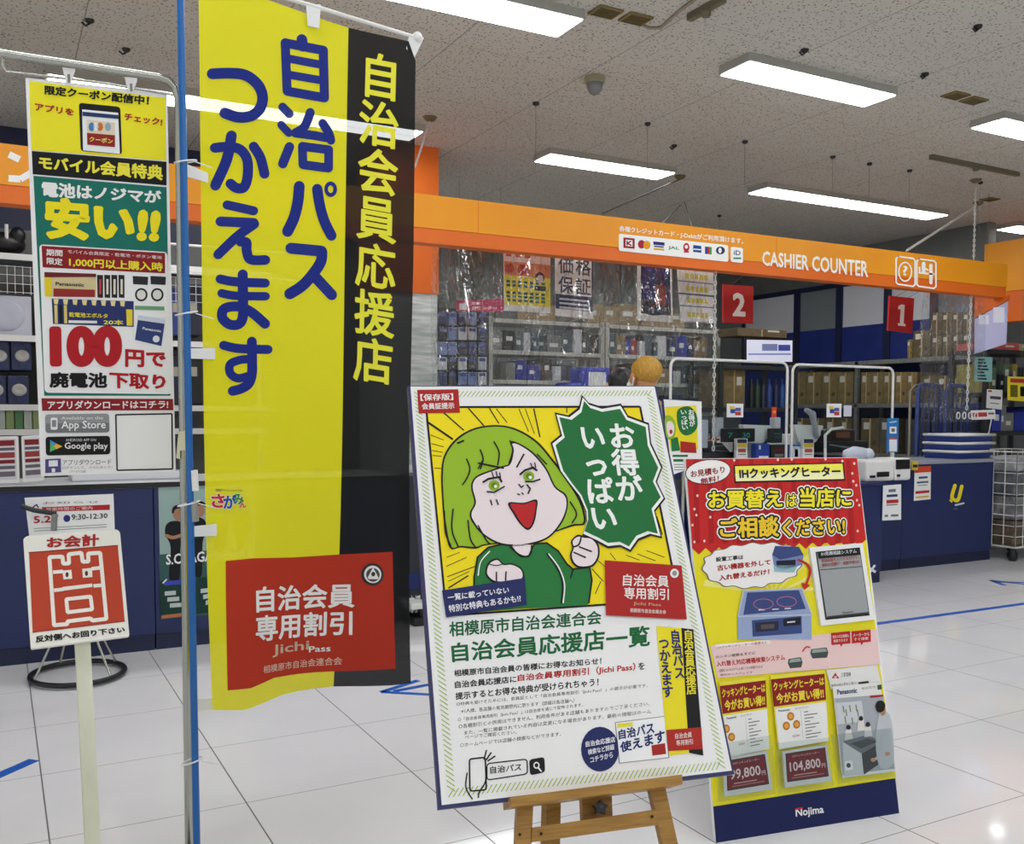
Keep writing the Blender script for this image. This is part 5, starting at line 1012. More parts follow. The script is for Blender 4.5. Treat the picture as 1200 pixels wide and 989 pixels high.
def e3(q, Q):
    for i in range(26):
        random.seed(i); u, v = random.uniform(.12, .86), random.uniform(.05, .6); q.ell(Q(u, v, u, v)[0], 1.3, 1.3, random.choice(((70, 90, 220), (130, 120, 230), (226, 226, 250), (60, 40, 160))), 2, n=8)
    q.blob(Q(.55, .25, .75, .5)[:1]+Q(.62, .35, .8, .7)+Q(.4, .75, .5, .85)[:2], (150, 60, 60), 3, 3); q.ell(Q(.6, .32, .6, .32)[0], 3, 4, (40, 30, 40), 4)
    q.ell(Q(.5, .82, .5, .82)[0], 14, 5.5, (34, 38, 60), 2); q.line(Q(.2, .75, .8, .85)[:1]+Q(.8, .86, .9, .7)[:2], 1, (90, 110, 140), 3)
hung([(747, 306), (787, 311), (788.5, 378), (747, 375)], 'hanging_poster', 'white-framed deep blue poster hanging under the beam', ((.0, .88, .1, .95, (34, 36, 110)), (.66, .88, .1, .95, (24, 26, 44))), extra=e3)
def e4(q, Q):
    for r in (.12, .35, .56, .82):
        for i in range(5): q.poly(Q(.22+.13*i, r, .32+.13*i, r+.09), (226, 214, 70), 2)
hung([(793, 311), (836, 316), (836, 379), (798, 377)], 'hanging_poster', 'white poster with yellow lettering and teal lines beside the chain', ((.26, .28, 0, 1, (90, 140, 140)), (.48, .51, 0, 1, (60, 100, 100)), (.70, .72, 0, 1, (60, 110, 110)), (.98, 1, 0, 1, (180, 186, 186))), extra=e4)
def e5(q, Q): q.text('お取り置き', Q(.32, .2, .5, .45), (240, 220, 230), .03, 2); q.text('カウンター', Q(.32, .55, .86, .85), (236, 210, 224), .03, 2); q.poly(Q(.06, .3, .22, .9), (200, 196, 200), 2)
hung([(535, 352), (590, 350), (590, 366), (535, 364)], 'hanging_banner', 'long crimson banner sign hanging over the packed shelves', (), 'hanging sign', e5, 7.9, mat('crimson_print', (186, 34, 84), .5))
def number(pts, ch, label):
    q = yplane(6.3, *pts[0]); q.slab(pts, .02, mat('red_number_sign', (186, 36, 40), .4))
    u = .30 if ch == '2' else .37
    if ch == '2': q.text(ch, [lerp2(pts, a, b) for a, b in ((u, .80), (1-u+.04, .80), (1-u+.04, .18), (u, .18))], (244, 240, 236), .045, 1)
    else: q.poly([lerp2(pts, a, b) for a, b in ((.47, .78), (.62, .78), (.62, .24), (.70, .24), (.70, .17), (.38, .17), (.38, .24), (.46, .24), (.46, .64), (.36, .64), (.36, .72))], (244, 240, 236), 1)
    t = thing('number_sign', label, 'number sign', q.O); o = q.build('panel', t)
    for a in (.25, .75):
        p = q.P(lerp2(pts, a, 1)); MB().tube([p, Vector((p.x, YB+.121, 2.655))], .002, WIRE, 5).build('string', t)
number([(848, 333), (883, 335.5), (882.5, 379.5), (848, 378)], '2', 'red hanging sign with a white figure two')
number([(1043, 346.5), (1071.5, 349.5), (1069, 390.5), (1041, 387)], '1', 'red hanging sign with a white figure one')
def vinyl(x0, x1, Y, z0, z1, label):
    n = 26; m = 12; vs = []; fs = []
    for j in range(m+1):
        for i in range(n+1):
            u = i/n; v = j/m; vs.append((x0+(x1-x0)*u, Y+.02*math.sin(u*21+v*3)+.012*math.sin(u*9-v*7), z0+(z1-z0)*v))
    for j in range(m):
        for i in range(n): a = j*(n+1)+i; fs.append((a, a+1, a+n+2, a+n+1))
    MB().add(vs, fs, VINYL, True).one('vinyl_curtain', label, 'vinyl curtain')
vinyl(2.5, 3.95, YB+.16, 1.15, 2.4, 'clear wrinkled vinyl curtain hanging from the beam next to the orange column')
vinyl(3.98, atY(838, 350, YB+.16).x, YB+.16, 1.15, 2.4, 'clear wrinkled vinyl curtain hanging in front of the two people')
vinyl(atY(1082, 350, YB+.16).x, 8.0, YB+.16, 1.25, 2.4, 'clear wrinkled vinyl curtain hanging in front of the brown cartons')

# ================================================================ RACKS WITH STOCK
def srack(name, label, x0, x1, Y, depth, zs, ztop, m=STEEL_G, pale=True):
    t = thing(name, label, 'rack', ((x0+x1)/2, Y+depth/2, 0))
    for x in (x0, x1):
        for y in (Y+.02, Y+depth): MB().box(x-.022, x+.022, y-.02, y+.02, 0, ztop, m).build('post', t)
    for z in zs: MB().box(x0, x1, Y, Y+depth, z-.04, z, m, .004).build('shelf', t)
    return t
PALE = mat('pale_steel', (186, 186, 176), .4)
YR = 8.25
def zr(y, x=640): return atY(x, y, YR).z
levels = [zr(376), zr(412), zr(446), zr(482), zr(525), .5, .12]
xa, xb, xc, xd = (atY(x, 420, YR).x for x in (575, 706, 712, 842))
srack('stock_rack', 'pale steel stock rack behind the vinyl curtain above the easel board', xa, xb, YR, .45, levels, zr(374), PALE)
srack('stock_rack', 'pale steel stock rack behind the two people', xc, xd, YR, .45, levels, zr(374), PALE)
stock = [((40, 54, 150), 'blue'), ((28, 30, 34), 'black'), ((120, 122, 118), 'grey'), ((196, 198, 204), 'white'), ((140, 120, 82), 'brown'), ((70, 88, 96), 'slate'), ((56, 62, 74), 'charcoal'), ((160, 60, 60), 'red'), ((36, 46, 90), 'navy')]
rn = random.Random(11)
def fill(x0, x1, z0, zmax, Y, depth, where, wmin=.08, wmax=.2, cols=stock, fullness=.93, name='stock_box', cat='stock box'):
    x = x0+.03
    while True:
        w = rn.uniform(wmin, wmax)
        if x+w > x1-.03: break
        if rn.random() < fullness:
            c, nm = rn.choice(cols); h = (zmax-z0)*rn.uniform(.55, .93); y = Y+rn.uniform(.01, .06)
            b = MB(); b.box(x, x+w*.94, y, Y+depth-.03, z0+.0015, z0+h, mat('stock_'+nm, c, .5), .005)
            if rn.random() < .75: lw = w*rn.uniform(.3, .6); lz = z0+h*rn.uniform(.25, .6); b.box(x+w*.15, x+w*.15+lw, y-.002, y+.002, lz, lz+h*.22, mat('stock_label_'+('a' if rn.random() < .5 else 'b'), (206, 206, 200) if rn.random() < .6 else (150, 150, 160), .5))
            b.one(name, nm+' stock box '+where, cat, nm+' boxes '+where)
        x += w
for k, (z0, z1) in enumerate(zip(levels[1:], levels[:-1])):
    if k > 4: break
    lvn = ('on the top level', 'on the second level', 'on the third level', 'on the fourth level', 'on a low level')[k]
    fill(xa, xb, z0, z1-.05, YR, .45, lvn+' of the pale rack above the easel board', cols=[stock[i] for i in (1, 2, 6, 5, 3, 0, 6, 2)])
    fill(xc, xd, z0, z1-.05, YR, .45, lvn+' of the pale rack behind the two people', cols=[stock[i] for i in (8, 7, 3, 4, 1, 6, 0, 5)], wmin=.06, wmax=.15)
fill(xa, xd, levels[0]+.0, zr(345), YR, .45, 'on top of the pale steel racks', .2, .42, [((150, 128, 90), 'light brown'), ((112, 96, 62), 'brown'), ((90, 86, 80), 'taupe')], .8)
for x0, x1, y0, y1, nm in ((682, 716, 430, 456, 'by the person with black hair'), (664, 684, 448, 458, 'beside the bigger one')):
    t = thing('stock_bag', 'bright blue stock bag with a white label '+nm, 'bag', atY((x0+x1)/2, y1, YR-.28)); b = MB(); pbox(b, x0, x1, y0, y1, YR-.28, .25, mat('bright_blue_bag', (40, 60, 190), .45), .03); b.build('bag_body', t); b = MB(); pbox(b, x0+8, x1-6, y0+6, y1-2, YR-.283, .004, WHITE); b.build('bag_label', t)
t = thing('display_table', 'low pale table carrying the blue stock bags', 'table', atY(690, 470, YR-.18)); zt_ = atY(690, 457, YR-.28).z
b = MB(); b.box(atY(655, 457, YR).x, atY(725, 457, YR).x, YR-.3, YR-.03, zt_-.03, zt_-.001, PALE); b.build('table_top', t)
for x in (658, 722):
    for y in (YR-.29, YR-.06): b = MB(); xx = atY(x, 457, YR).x; b.box(xx-.015, xx+.015, y, y+.02, 0, zt_-.03, PALE); b.build('leg', t)
# pegboard with blister packs beside the orange column
t = thing('pegboard', 'dark pegboard of hanging packs beside the orange column', 'pegboard', (atY(545, 450, 8.2).x, 8.22, 0))
b = MB(); b.box(atY(512, 400, 8.2).x, atY(573, 400, 8.2).x, 8.2, 8.24, 0, atY(540, 362, 8.2).z, mat('dark_pegboard', (52, 54, 58), .6)); b.build('panel', t)
for r in range(5):
    for c in range(5):
        x = 514+11.6*c; y = 366+17.5*r; nm, col = (('navy', (40, 50, 96)), ('white', (196, 200, 206)), ('pale blue', (110, 130, 180)), ('dark', (36, 38, 44)))[(r*3+c*2+(r*c) % 3) % 4]
        b = MB(); pbox(b, x, x+10, y, y+15, 8.12, .05, mat('pack_'+nm.replace(' ', '_'), col, .4), .006); pbox(b, x+1.5, x+8.5, y+1, y+5, 8.117, .004, mat('pack_header', (206, 210, 216) if c % 2 else (60, 80, 150), .4)); b.tube([atY(x+5, y, 8.12), atY(x+5, y-1, 8.2)], .004, STEEL_G, 6)
        b.one('blister_pack', nm+' blister pack on the dark pegboard', 'blister pack', nm+' blister packs')
# monitor bay
YM = 7.7
x0, x1 = atY(846, 430, YM).x, atY(934, 430, YM).x; zm = atY(890, 429, YM).z; zm2 = atY(890, 478, YM).z
srack('monitor_rack', 'dark steel rack carrying the monitor behind the register', x0, x1, YM, .5, [zm, zm2, .55, .1], zm+.05, mat('dark_steel', (70, 72, 74), .4, .5))
t = thing('monitor', 'pale blue lit monitor on the dark steel rack', 'monitor', atY(902, 426, YM+.1)); b = MB(); pbox(b, 872, 931, 395, 427, YM+.08, .03, PLASTIC_B, .005); hd = b.build('housing', t)
q = yplane(YM+.079, 900, 410); q.poly([(875, 398), (928.5, 399), (928.5, 424), (875, 423)], lamp_material('lit_screen', .26, (.36, .42, .8)), 1); q.rect(893, 403, 911, 411, (130, 140, 190), 2); q.rect(912, 404, 926, 411, (70, 80, 170), 2); q.rect(877, 414, 927, 416, (150, 160, 220), 2); q.build('screen', hd)
b = MB(); pbox(b, 894, 908, 425, 428.9, YM+.1, .1, PLASTIC_B); b.build('foot', t)
def carton(name, label, x0, x1, y0, y1, Y, depth, m=CARTON, group=None, band=True):
    b = MB(); pbox(b, x0, x1, y0, y1, Y, depth, m, .004)
    if band: ym = (y0+y1)/2; pbox(b, x0+(x1-x0)*.62, x0+(x1-x0)*.85, y0+(y1-y0)*.2, y0+(y1-y0)*.42, Y-.002, .003, mat('carton_label', (206, 202, 190), .5)); xm = (x0+x1)/2; pbox(b, xm-.6, xm+.6, y0+.3, y1-.3, Y-.001, .002, mat('packing_tape', (186, 160, 112), .3))
    return b.one(name, label, 'carton', group)
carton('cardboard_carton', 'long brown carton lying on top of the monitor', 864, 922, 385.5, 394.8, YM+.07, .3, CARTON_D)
carton('cardboard_carton', 'plain brown carton under the shelf beside the monitor rack post', 848, 873, 433, 477, YM+.05, .4, CARTON)
for i, (x, c, nm) in enumerate(((877, (26, 30, 28), 'black'), (884, (40, 60, 46), 'dark green'), (891, (30, 34, 60), 'navy'), (898, (40, 70, 140), 'blue'), (906, (34, 42, 80), 'dark blue'), (913, (36, 80, 150), 'bright blue'))):
    b = MB(); c0 = atY(x+3, 476, YM+.12); h = atY(x+3, 442, YM+.12).z-c0.z; b.lathe((c0.x, c0.y, zm2+.002), [(.03, 0), (.032, h*.7), (.014, h*.85), (.014, h)], mat('bottle_'+nm.replace(' ', '_'), c, .3), 12); b.one('spray_bottle', nm+' spray bottle on the dark steel rack below the monitor', 'bottle')
# long rack of cartons along the office wall
XR = 9.0
def zx(y, x=1000): return atX(x, y, XR).z
zA, zB, zC = atX(1060, 420, XR).z, atX(1000, 473, XR).z, atX(1000, 530, XR).z
yn, yf = atX(1141, 450, XR).y, atX(922, 450, XR).y
t = thing('carton_rack', 'long grey rack of brown cartons along the blue office wall', 'rack', (XR+.2, (yn+yf)/2, 0))
for y in (yn, atX(1003, 450, XR).y, yf):
    for x in (XR+.02, XR+.45): MB().box(x-.02, x+.02, y-.022, y+.022, 0, zA, STEEL_G).build('post', t)
for z in (zA, zB, zC, .12): MB().box(XR, XR+.47, yn, yf, z-.05, z, STEEL_G, .004).build('shelf', t)
def xcart(x0, x1, y0, z0, label, group=None, m=CARTON, z1=None, lab=True):
    a, c = atX(x0, y0, XR).y, atX(x1, y0, XR).y; z1 = z1 if z1 is not None else atX((x0+x1)/2, y0, XR).z; b = MB(); b.box(XR+.015, XR+.42, c+.004, a-.004, z0+.001, z1, m, .005)
    if lab:
        w = a-c; b.box(XR+.013, XR+.016, c+w*.55, c+w*.85, z0+(z1-z0)*.68, z0+(z1-z0)*.88, mat('carton_label', (206, 202, 190))); b.box(XR+.013, XR+.016, c+w*.18, c+w*.34, z0+(z1-z0)*.25, z0+(z1-z0)*.36, mat('carton_print', (70, 56, 36), .6)); b.box(XR+.0135, XR+.016, c+w*.46, c+w*.54, z0+.002, z1-.002, mat('packing_tape', (186, 160, 112)))
    return b.one('cardboard_carton', label, 'carton', group)
zT = atX(1115, 391, XR).z
for i, (a, c) in enumerate(((1091, 1103), (1103, 1115), (1115, 1127), (1127, 1139))):
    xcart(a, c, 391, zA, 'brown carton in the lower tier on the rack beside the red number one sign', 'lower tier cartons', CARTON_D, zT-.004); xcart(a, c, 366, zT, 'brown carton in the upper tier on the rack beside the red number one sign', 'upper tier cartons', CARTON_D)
xcart(1069, 1090, 387, zA, 'single brown carton below the red number one sign', None, CARTON_D); xcart(1062, 1068.5, 398, zA, 'narrow brown carton at the end of the tier below the red number one sign', None, CARTON)
for i, (a, c) in enumerate(((926, 944), (944, 962), (962, 981), (981, 999))): xcart(a, c, 436+.0*i, zB, 'brown carton with punched marks on the middle shelf beside the register frame', 'cartons beside the register frame', CARTON)
for i, (a, c) in enumerate(((1008, 1021), (1021, 1034), (1034, 1048), (1048, 1062), (1062, 1074))): xcart(a, c, 436, zB, 'brown carton on the middle shelf behind the white tube frame', 'cartons behind the tube frame', CARTON)
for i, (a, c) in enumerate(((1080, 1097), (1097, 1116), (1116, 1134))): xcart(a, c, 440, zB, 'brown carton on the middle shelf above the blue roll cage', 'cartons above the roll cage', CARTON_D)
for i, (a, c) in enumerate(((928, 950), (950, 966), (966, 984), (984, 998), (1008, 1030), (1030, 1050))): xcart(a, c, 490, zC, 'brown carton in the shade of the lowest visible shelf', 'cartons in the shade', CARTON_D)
for i in range(5): xcart(1060+15*i, 1074+15*i, 492, zC, 'dark carton behind the blue roll cage', 'dark cartons behind the cage', mat('stock_charcoal', (56, 62, 74), .5), None, False)

# ================================================================ TILL THINGS ON THE CASHIER COUNTER
ZC = .921
def frame(x0, x1, y, Y, label):
    a, c = atY(x0, y, Y), atY(x1, y, Y); z = a.z; r = .06; t = thing('splash_guard', label, 'splash guard', ((a.x+c.x)/2, Y, ZC))
    pts = [(a.x, Y, ZC), (a.x, Y, z-r)]+[(a.x+r-r*math.cos(k*math.pi/8), Y, z-r+r*math.sin(k*math.pi/8)) for k in range(1, 5)]+[(c.x-r+r*math.sin(k*math.pi/8), Y, z-r+r*math.cos(k*math.pi/8)) for k in range(0, 4)]+[(c.x, Y, z-r), (c.x, Y, ZC)]
    MB().tube(pts, .0105, STEEL_W, 10).build('tube_frame', t); MB().box(a.x+.02, c.x-.02, Y-.002, Y+.002, ZC+.12, z-.015, ACRYL).build('clear_panel', t)
    for x in (a.x, c.x): MB().lathe((x, Y, ZC), [(.02, 0), (.02, .012), (.016, .02)], STEEL_W, 14).build('foot', t)
frame(786, 923, 420, 5.62, 'white tube splash guard nearer the two people')
frame(929, 1047, 427, 5.62, 'white tube splash guard below the red number one sign')
YC = 5.7
t = thing('customer_display', 'black customer display with teal digits on the cashier counter', 'customer display', atY(866, 538, YC)); b = MB(); pbox(b, 848, 885, 502, 518, YC, .04, PLASTIC_B, .006); hd = b.build('housing', t); b = MB(); pbox(b, 862, 868, 518, 539, YC+.03, .03, PLASTIC_B); b.build('post', t)
q = yplane(YC-.001, 866, 510); q.text('7', [(853, 507), (859, 507), (859, 513), (853, 513)], (50, 150, 140), .02, 1); q.text('30', [(870, 507), (879, 507), (879, 513), (870, 513)], (50, 150, 140), .02, 1); q.build('digits', hd)
def terminal(x0, label):
    t = thing('register_terminal', label, 'register', Vector((atY(x0+20, 537, YC+.1).x, YC+.15, ZC))); q = yplane(YC+.06, x0, 500)
    q.slab(rq([(x0+8, 497.5), (x0+43, 498.5), (x0+41, 508), (x0+33, 519), (x0+15, 519)], 2), .05, PLASTIC_W); q.build('screen_housing', t)
    b = MB(); pbox(b, x0-3, x0+24, 509, 540, YC+.1, .2, PLASTIC_W, .01); b.build('body', t); b = MB(); pbox(b, x0+20, x0+30, 518, 540, YC+.12, .06, mat('grey_plastic', (150, 152, 154), .4)); b.build('neck', t)
terminal(862, 'white register terminal behind the cooking-heater display, by the number two sign'); terminal(922, 'white register terminal below the second white tube frame')
def leaflet(x, label):
    t = thing('leaflet_stand', label, 'leaflet stand', atY(x+6, 539, YC-.06)); b = MB(); pbox(b, x, x+13, 514, 539, YC-.06, .03, PLASTIC_W, .003); hd = b.build('holder', t); ORG[hd.name] = ORG[t.name]
    q = yplane(YC-.061, x, 525); q.rect(x+1, 514.5, x+12, 519, (40, 44, 90), 1); q.rect(x+1, 519, x+12, 524, (236, 200, 70), 1); q.rect(x+2, 526, x+11, 530, (190, 80, 60), 1); q.rect(x+2, 532, x+11, 533, GY, 1); q.build('leaflet', hd)
leaflet(863, 'small yellow-topped leaflet stand before the first register terminal'); leaflet(941, 'small yellow-topped leaflet stand before the second register terminal')
def smallbox(x0, x1, y0, y1, col, name, label, cat, Y=YC-.03, d=.06, face=None, bev=.006):
    t = thing(name, label, cat, atY((x0+x1)/2, y1, Y)); b = MB(); pbox(b, x0, x1, y0, y1, Y, d, mat(name+'_%d_%d_%d' % col, col, .4), bev); b.build('body', t)
    if face:
        q = yplane(Y-.001, x0, y0)
        for u0, v0, u1, v1, c in face: q.rect(x0+(x1-x0)*u0, y0+(y1-y0)*v0, x0+(x1-x0)*u1, y0+(y1-y0)*v1, c, 1)
        q.build('face', t)
    return t
smallbox(886, 902, 520, 539, (36, 66, 160), 'card_stand', 'bright blue card stand on the cashier counter', 'card stand', face=((.2, .1, .35, .35, (226, 230, 240)), (.2, .75, .9, .95, (226, 230, 240))))
smallbox(924, 940, 521, 539, (60, 90, 170), 'card_stand', 'blue-framed white card stand between the two registers', 'card stand', face=((.3, .12, .85, .95, (220, 226, 236)), (.45, .3, .7, .8, (110, 140, 200))))
smallbox(904, 924, 521, 539, (34, 32, 34), 'card_reader', 'dark card reader beside the bright blue card stand', 'card reader', face=((.15, .2, .8, .5, (90, 40, 44)), (.2, .6, .7, .8, (120, 120, 120))))
smallbox(905, 917, 502, 519, (24, 28, 34), 'payment_terminal', 'small black payment terminal standing on the card reader', 'payment terminal', face=((.2, .3, .8, .42, (50, 90, 100)), (.2, .55, .8, .66, (50, 90, 100))))
smallbox(908, 915, 489, 502, (206, 208, 216), 'pen_cup', 'white pen cup above the black payment terminal', 'cup', Y=YC+.02); smallbox(904.5, 910, 477, 489, (206, 60, 40), 'red_tag', 'small red tag stuck on the white splash guard', 'tag', Y=5.60, d=.004, face=((.2, .35, .8, .6, (240, 160, 60)),), bev=0)
for x0, x1, lab in ((852, 871, 'small white card with a coloured print on the splash guard by the number two sign'), (969, 986, 'small white card with a coloured print on the second splash guard')):
    smallbox(x0, x1, 473, 489, (240, 240, 242), 'guard_card', lab, 'card', Y=5.603, d=.004, face=((.15, .2, .45, .4, (226, 190, 60)), (.2, .4, .5, .7, (60, 80, 160)), (.5, .3, .85, .55, (90, 100, 170)), (.5, .6, .85, .85, (190, 60, 60))), bev=0)
smallbox(989, 998, 475, 488, (206, 208, 220), 'guard_card', 'plain pale card beside the coloured one on the second splash guard', 'card', Y=5.603, d=.004, bev=0)
t = thing('barcode_scanner', 'grey hand scanner held upright on the second register', 'scanner', atY(952, 500, YC)); b = MB(); b.tube([atY(944, 480, YC), atY(952, 485, YC), atY(955, 500, YC), atY(957, 512, YC+.05)], [.018, .03, .022, .02], mat('grey_scanner', (170, 172, 178), .4), 10); b.build('scanner_body', t)
t = thing('till_drawer', 'dark till with orange buttons between the mini board and the black display', 'till', atY(845, 538, YC+.05)); b = MB(); q = [atY(829, 519, YC+.08), atY(846, 519, YC+.08), atY(860, 535, YC+.08), atY(834, 535, YC+.08)]; b.prism(q, (0, .25, 0), mat('dark_till', (44, 46, 50), .4)); pbox(b, 830, 860, 530, 538, YC+.075, .2, mat('dark_till', (44, 46, 50)), .006); b.build('body', t)
q = yplane(YC+.074, 840, 520); q.line([(830, 516), (842, 515)], 2.6, (214, 120, 90), 1); q.ell((851, 511), 2.4, 2.4, (226, 150, 40), 1); q.line([(836, 523), (848, 522)], 1.2, (130, 134, 138), 1); q.line([(838, 528), (852, 529)], 1.2, (110, 114, 118), 1); q.build('button_row', t)
smallbox(822, 830, 492, 525, (196, 198, 212), 'paper_holder', 'tall narrow white paper holder beside the mini board', 'paper holder'); smallbox(840, 848, 489, 512, (200, 204, 214), 'paper_roll', 'pale upright paper roll behind the dark till', 'paper roll', Y=YC+.05)
t = thing('label_printer', 'black label printer with a white arched handle on the counter', 'printer', atY(990, 538, YC)); b = MB(); pbox(b, 966, 1003, 503, 520, YC+.02, .2, mat('brown_black_plastic', (52, 36, 34), .4), .02); pbox(b, 968, 1018, 517, 530, YC-.02, .28, PLASTIC_B, .01); b.build('body', t); b = MB(); b.tube([atY(967, 537, YC-.03), atY(967, 510, YC-.03), atY(974, 503, YC-.03), atY(988, 501, YC-.03)], .012, PLASTIC_W, 8); b.build('arch_handle', t)
q = yplane(YC-.021, 990, 524); q.line([(972, 521), (1012, 527)], 1.6, (120, 122, 124), 1, rnd=False); q.poly([(980, 506), (996, 506), (996, 513), (980, 513)], (110, 70, 50), 1); q.build('key_row', t)
b = MB(); c = atY(1000, 535, 5.6); c.z = ZC+.067; c.y = 5.57; b.ball(c, (.16, .04, .065), mat('pale_bag_film', (206, 214, 230), .25), 20, 12, lambda p: 1+.08*math.sin(7*p.x+3*p.z)*math.cos(5*p.y)); b.ball(c+Vector((.13, -.01, -.005)), (.06, .04, .055), mat('pale_bag_film', (206, 214, 230)), 14, 8); b.one('wrapped_bundle', 'pale film-wrapped bundle beside the receipt printers', 'bundle')
zt2 = .791
def printer(x0, x1, y0, label, dark):
    t = thing('receipt_printer', label, 'printer', Vector((atY((x0+x1)/2, 560, 5.24).x, 5.34, zt2))); X0, X1 = atY(x0, 555, 5.22).x, atY(x1, 555, 5.22).x; z1 = atY((x0+x1)/2, y0, 5.22).z
    b = MB(); b.box(X0, X1, 5.22, 5.45, zt2, z1, PLASTIC_W, .02); b.build('body', t)
    b = MB(); b.box(X0+(X1-X0)*(.35 if not dark else .05), X1-(X1-X0)*(.2 if not dark else .12), 5.214, 5.23, zt2+.035 if not dark else zt2+.09, zt2+.075 if not dark else z1-.01, PLASTIC_B, .004); b.build('paper_slot', t)
    b = MB(); b.box(X0+(X1-X0)*.1, X0+(X1-X0)*.3, 5.214, 5.23, zt2+.03, zt2+.05, PLASTIC_B, .004); b.build('button', t)
printer(1016, 1048, 539, 'white receipt printer with a small black slot on the bagging shelf', False)
t = printer(1049, 1068, 537, 'white receipt printer with a large black front on the bagging shelf', True)
smallbox(1069, 1076, 540, 551, (206, 180, 60), 'yellow_tag', 'tiny yellow and black tag hanging at the counter edge', 'tag', Y=5.50, d=.015, face=((.1, .4, .9, .7, (40, 40, 36)),), bev=.002)
t = thing('counter_sign', 'blue and white counter sign on a white pole', 'counter sign', atY(1046, 537, 5.56)); b = MB(); pbox(b, 1040, 1053, 490, 530, 5.56, .012, mat('sign_blue', (40, 120, 190), .4), .003); b.build('board', t); b = MB(); pbox(b, 1045, 1048, 528, 541, 5.566, .01, STEEL_W); b.build('stem', t)
q = yplane(5.559, 1046, 510); q.rect(1042.5, 500, 1050.5, 508, (236, 236, 240), 1); q.rect(1044.5, 502, 1048.5, 506, (120, 110, 100), 2); q.rect(1042, 514, 1051, 529, (232, 236, 242), 1); q.rect(1042, 513, 1051, 515, (196, 90, 90), 2); q.line([(1043, 495), (1050, 494)], 1.4, (200, 224, 240), 1); q.build('print', t)
# stacked baskets
for i in range(3):
    z0 = ZC+.001+.075*i; xl, xr = atY(1119, 530, 5.62).x, atY(1162, 530, 5.62).x
    t = thing('shopping_basket', ('lowest', 'middle', 'topmost')[i]+' blue shopping basket with a white rim in the stack on the counter', 'basket', ((xl+xr)/2, 5.8, z0), None)
    b = MB(); b.prism([(xl+.03, 5.62, z0), (xr-.03, 5.62, z0), (xr-.01, 5.6, z0+.055), (xl+.01, 5.6, z0+.055)], (0, .34, 0), mat('basket_blue', (44, 62, 140), .4)); b.build('body', t)
    b = MB(); b.tube([(xl, 5.59, z0+.062), (xr, 5.59, z0+.062), (xr, 5.95, z0+.062), (xl, 5.95, z0+.062)], .012, STEEL_W, 8, closed=True); b.build('rim', t)
notice(5.66, [(1138, 481), (1166, 480), (1167, 491), (1139, 492)], 'price_strip', 'white price strip with red lettering on top of the blue baskets', ((.25, .7, .05, .65, (196, 60, 60)), (.3, .5, .7, .95, GY)), .004, cat='price strip')
b = MB()
for i in range(4): c = atY(1123+7*i, 487, 5.64); b.tube([c+Vector((.022*math.cos(a), 0, .03*math.sin(a))) for a in [k*math.pi/6 for k in range(12)]], .005, PLASTIC_W, 6, closed=True)
b.one('plastic_link_chain', 'short run of big white plastic links lying on the baskets', 'chain')
# blue roll cages behind the counter
def cage(x0, x1, y, Y, label, bars):
    t = thing('roll_cage', label, 'roll cage', ((atY(x0, 500, Y).x+atY(x1, 500, Y).x)/2, Y, 0)); a, c = atY(x0, y, Y).x, atY(x1, y, Y).x; z = atY((x0+x1)/2, y, Y).z; m = mat('cage_blue', (36, 56, 118), .4)
    MB().tube([(a, Y, .12), (a, Y, z-.05), (a+.04, Y, z), (c-.04, Y, z), (c, Y, z-.05), (c, Y, .12)], .022, m, 8).build('frame', t)
    for i in range(bars): x = a+(c-a)*(i+1)/(bars+1); MB().tube([(x, Y, .15), (x, Y, z-.01)], .009, m, 6).build('bar', t)
    for f in (.35, .62, .86): MB().tube([(a, Y, z*f), (c, Y, z*f)], .012, m, 6).build('rung', t)
    MB().box(a-.02, c+.02, Y-.02, Y+.6, .1, .14, m).build('base', t)
    for x in (a+.05, c-.05):
        for yy in (Y, Y+.55): MB().lathe((x, yy, 0), [(.03, 0), (.045, .03), (.045, .07), (.02, .1)], PLASTIC_B, 10).build('caster', t)
cage(1076, 1102, 451, 6.14, 'blue roll cage behind the counter beside the sign on the white pole', 3); cage(1109, 1134, 452, 6.14, 'blue roll cage behind the stacked baskets', 3)
t = thing('hand_truck', 'rusty pale tube frame standing before the blue roll cage', 'tube frame', atY(1070, 540, 6.85)); MB().tube([(atY(1067, 460, 6.85).x, 6.85, 0), (atY(1067, 460, 6.85).x, 6.85, atY(1067, 458, 6.85).z), atY(1072, 452, 6.85), atY(1100, 451, 6.85)], .016, mat('worn_tube', (140, 136, 120), .5, .4), 8).build('tube', t)
# shelf and cards at the photo's side edge
YE = 5.98; xe0, xe1 = atY(1158, 420, YE).x, atY(1230, 420, YE).x; ze = atY(1180, 410, YE).z
srack('goods_shelf', 'dark shelf of mixed goods beside the pale side board', xe0, xe1, YE, .4, [ze, ze-.42, ze-.8, .3], ze, mat('dark_steel', (70, 72, 74)))
fill(xe0, xe1, ze-.42, ze-.1, YE, .4, 'on the upper level of the dark shelf by the teal card', .07, .14, [((36, 60, 150), 'blue'), ((150, 140, 70), 'olive'), ((30, 34, 50), 'dark'), ((90, 110, 90), 'green')]); fill(xe0, xe1, ze-.8, ze-.5, YE, .4, 'on the middle level of the dark shelf by the teal card', .08, .16, [((36, 60, 150), 'blue'), ((30, 34, 50), 'dark'), ((120, 130, 120), 'grey')]); fill(xe0, xe1, ze, ze+.12, YE, .4, 'on top of the dark shelf by the teal card', .14, .3, [((180, 170, 120), 'straw'), ((190, 90, 90), 'pink'), ((60, 64, 60), 'dark')])
o = notice(5.9, [(1143, 418), (1163, 418.5), (1162.5, 447.5), (1142, 446.5)], 'teal_card', 'teal card with dark writing hanging under the pale side board', tuple((.08+.13*i, .15+.13*i, .15, .55+.3*((i*5) % 4)/4, (30, 60, 64)) for i in range(7)), .004, mat('teal_card', (150, 206, 204), .5), 'card')
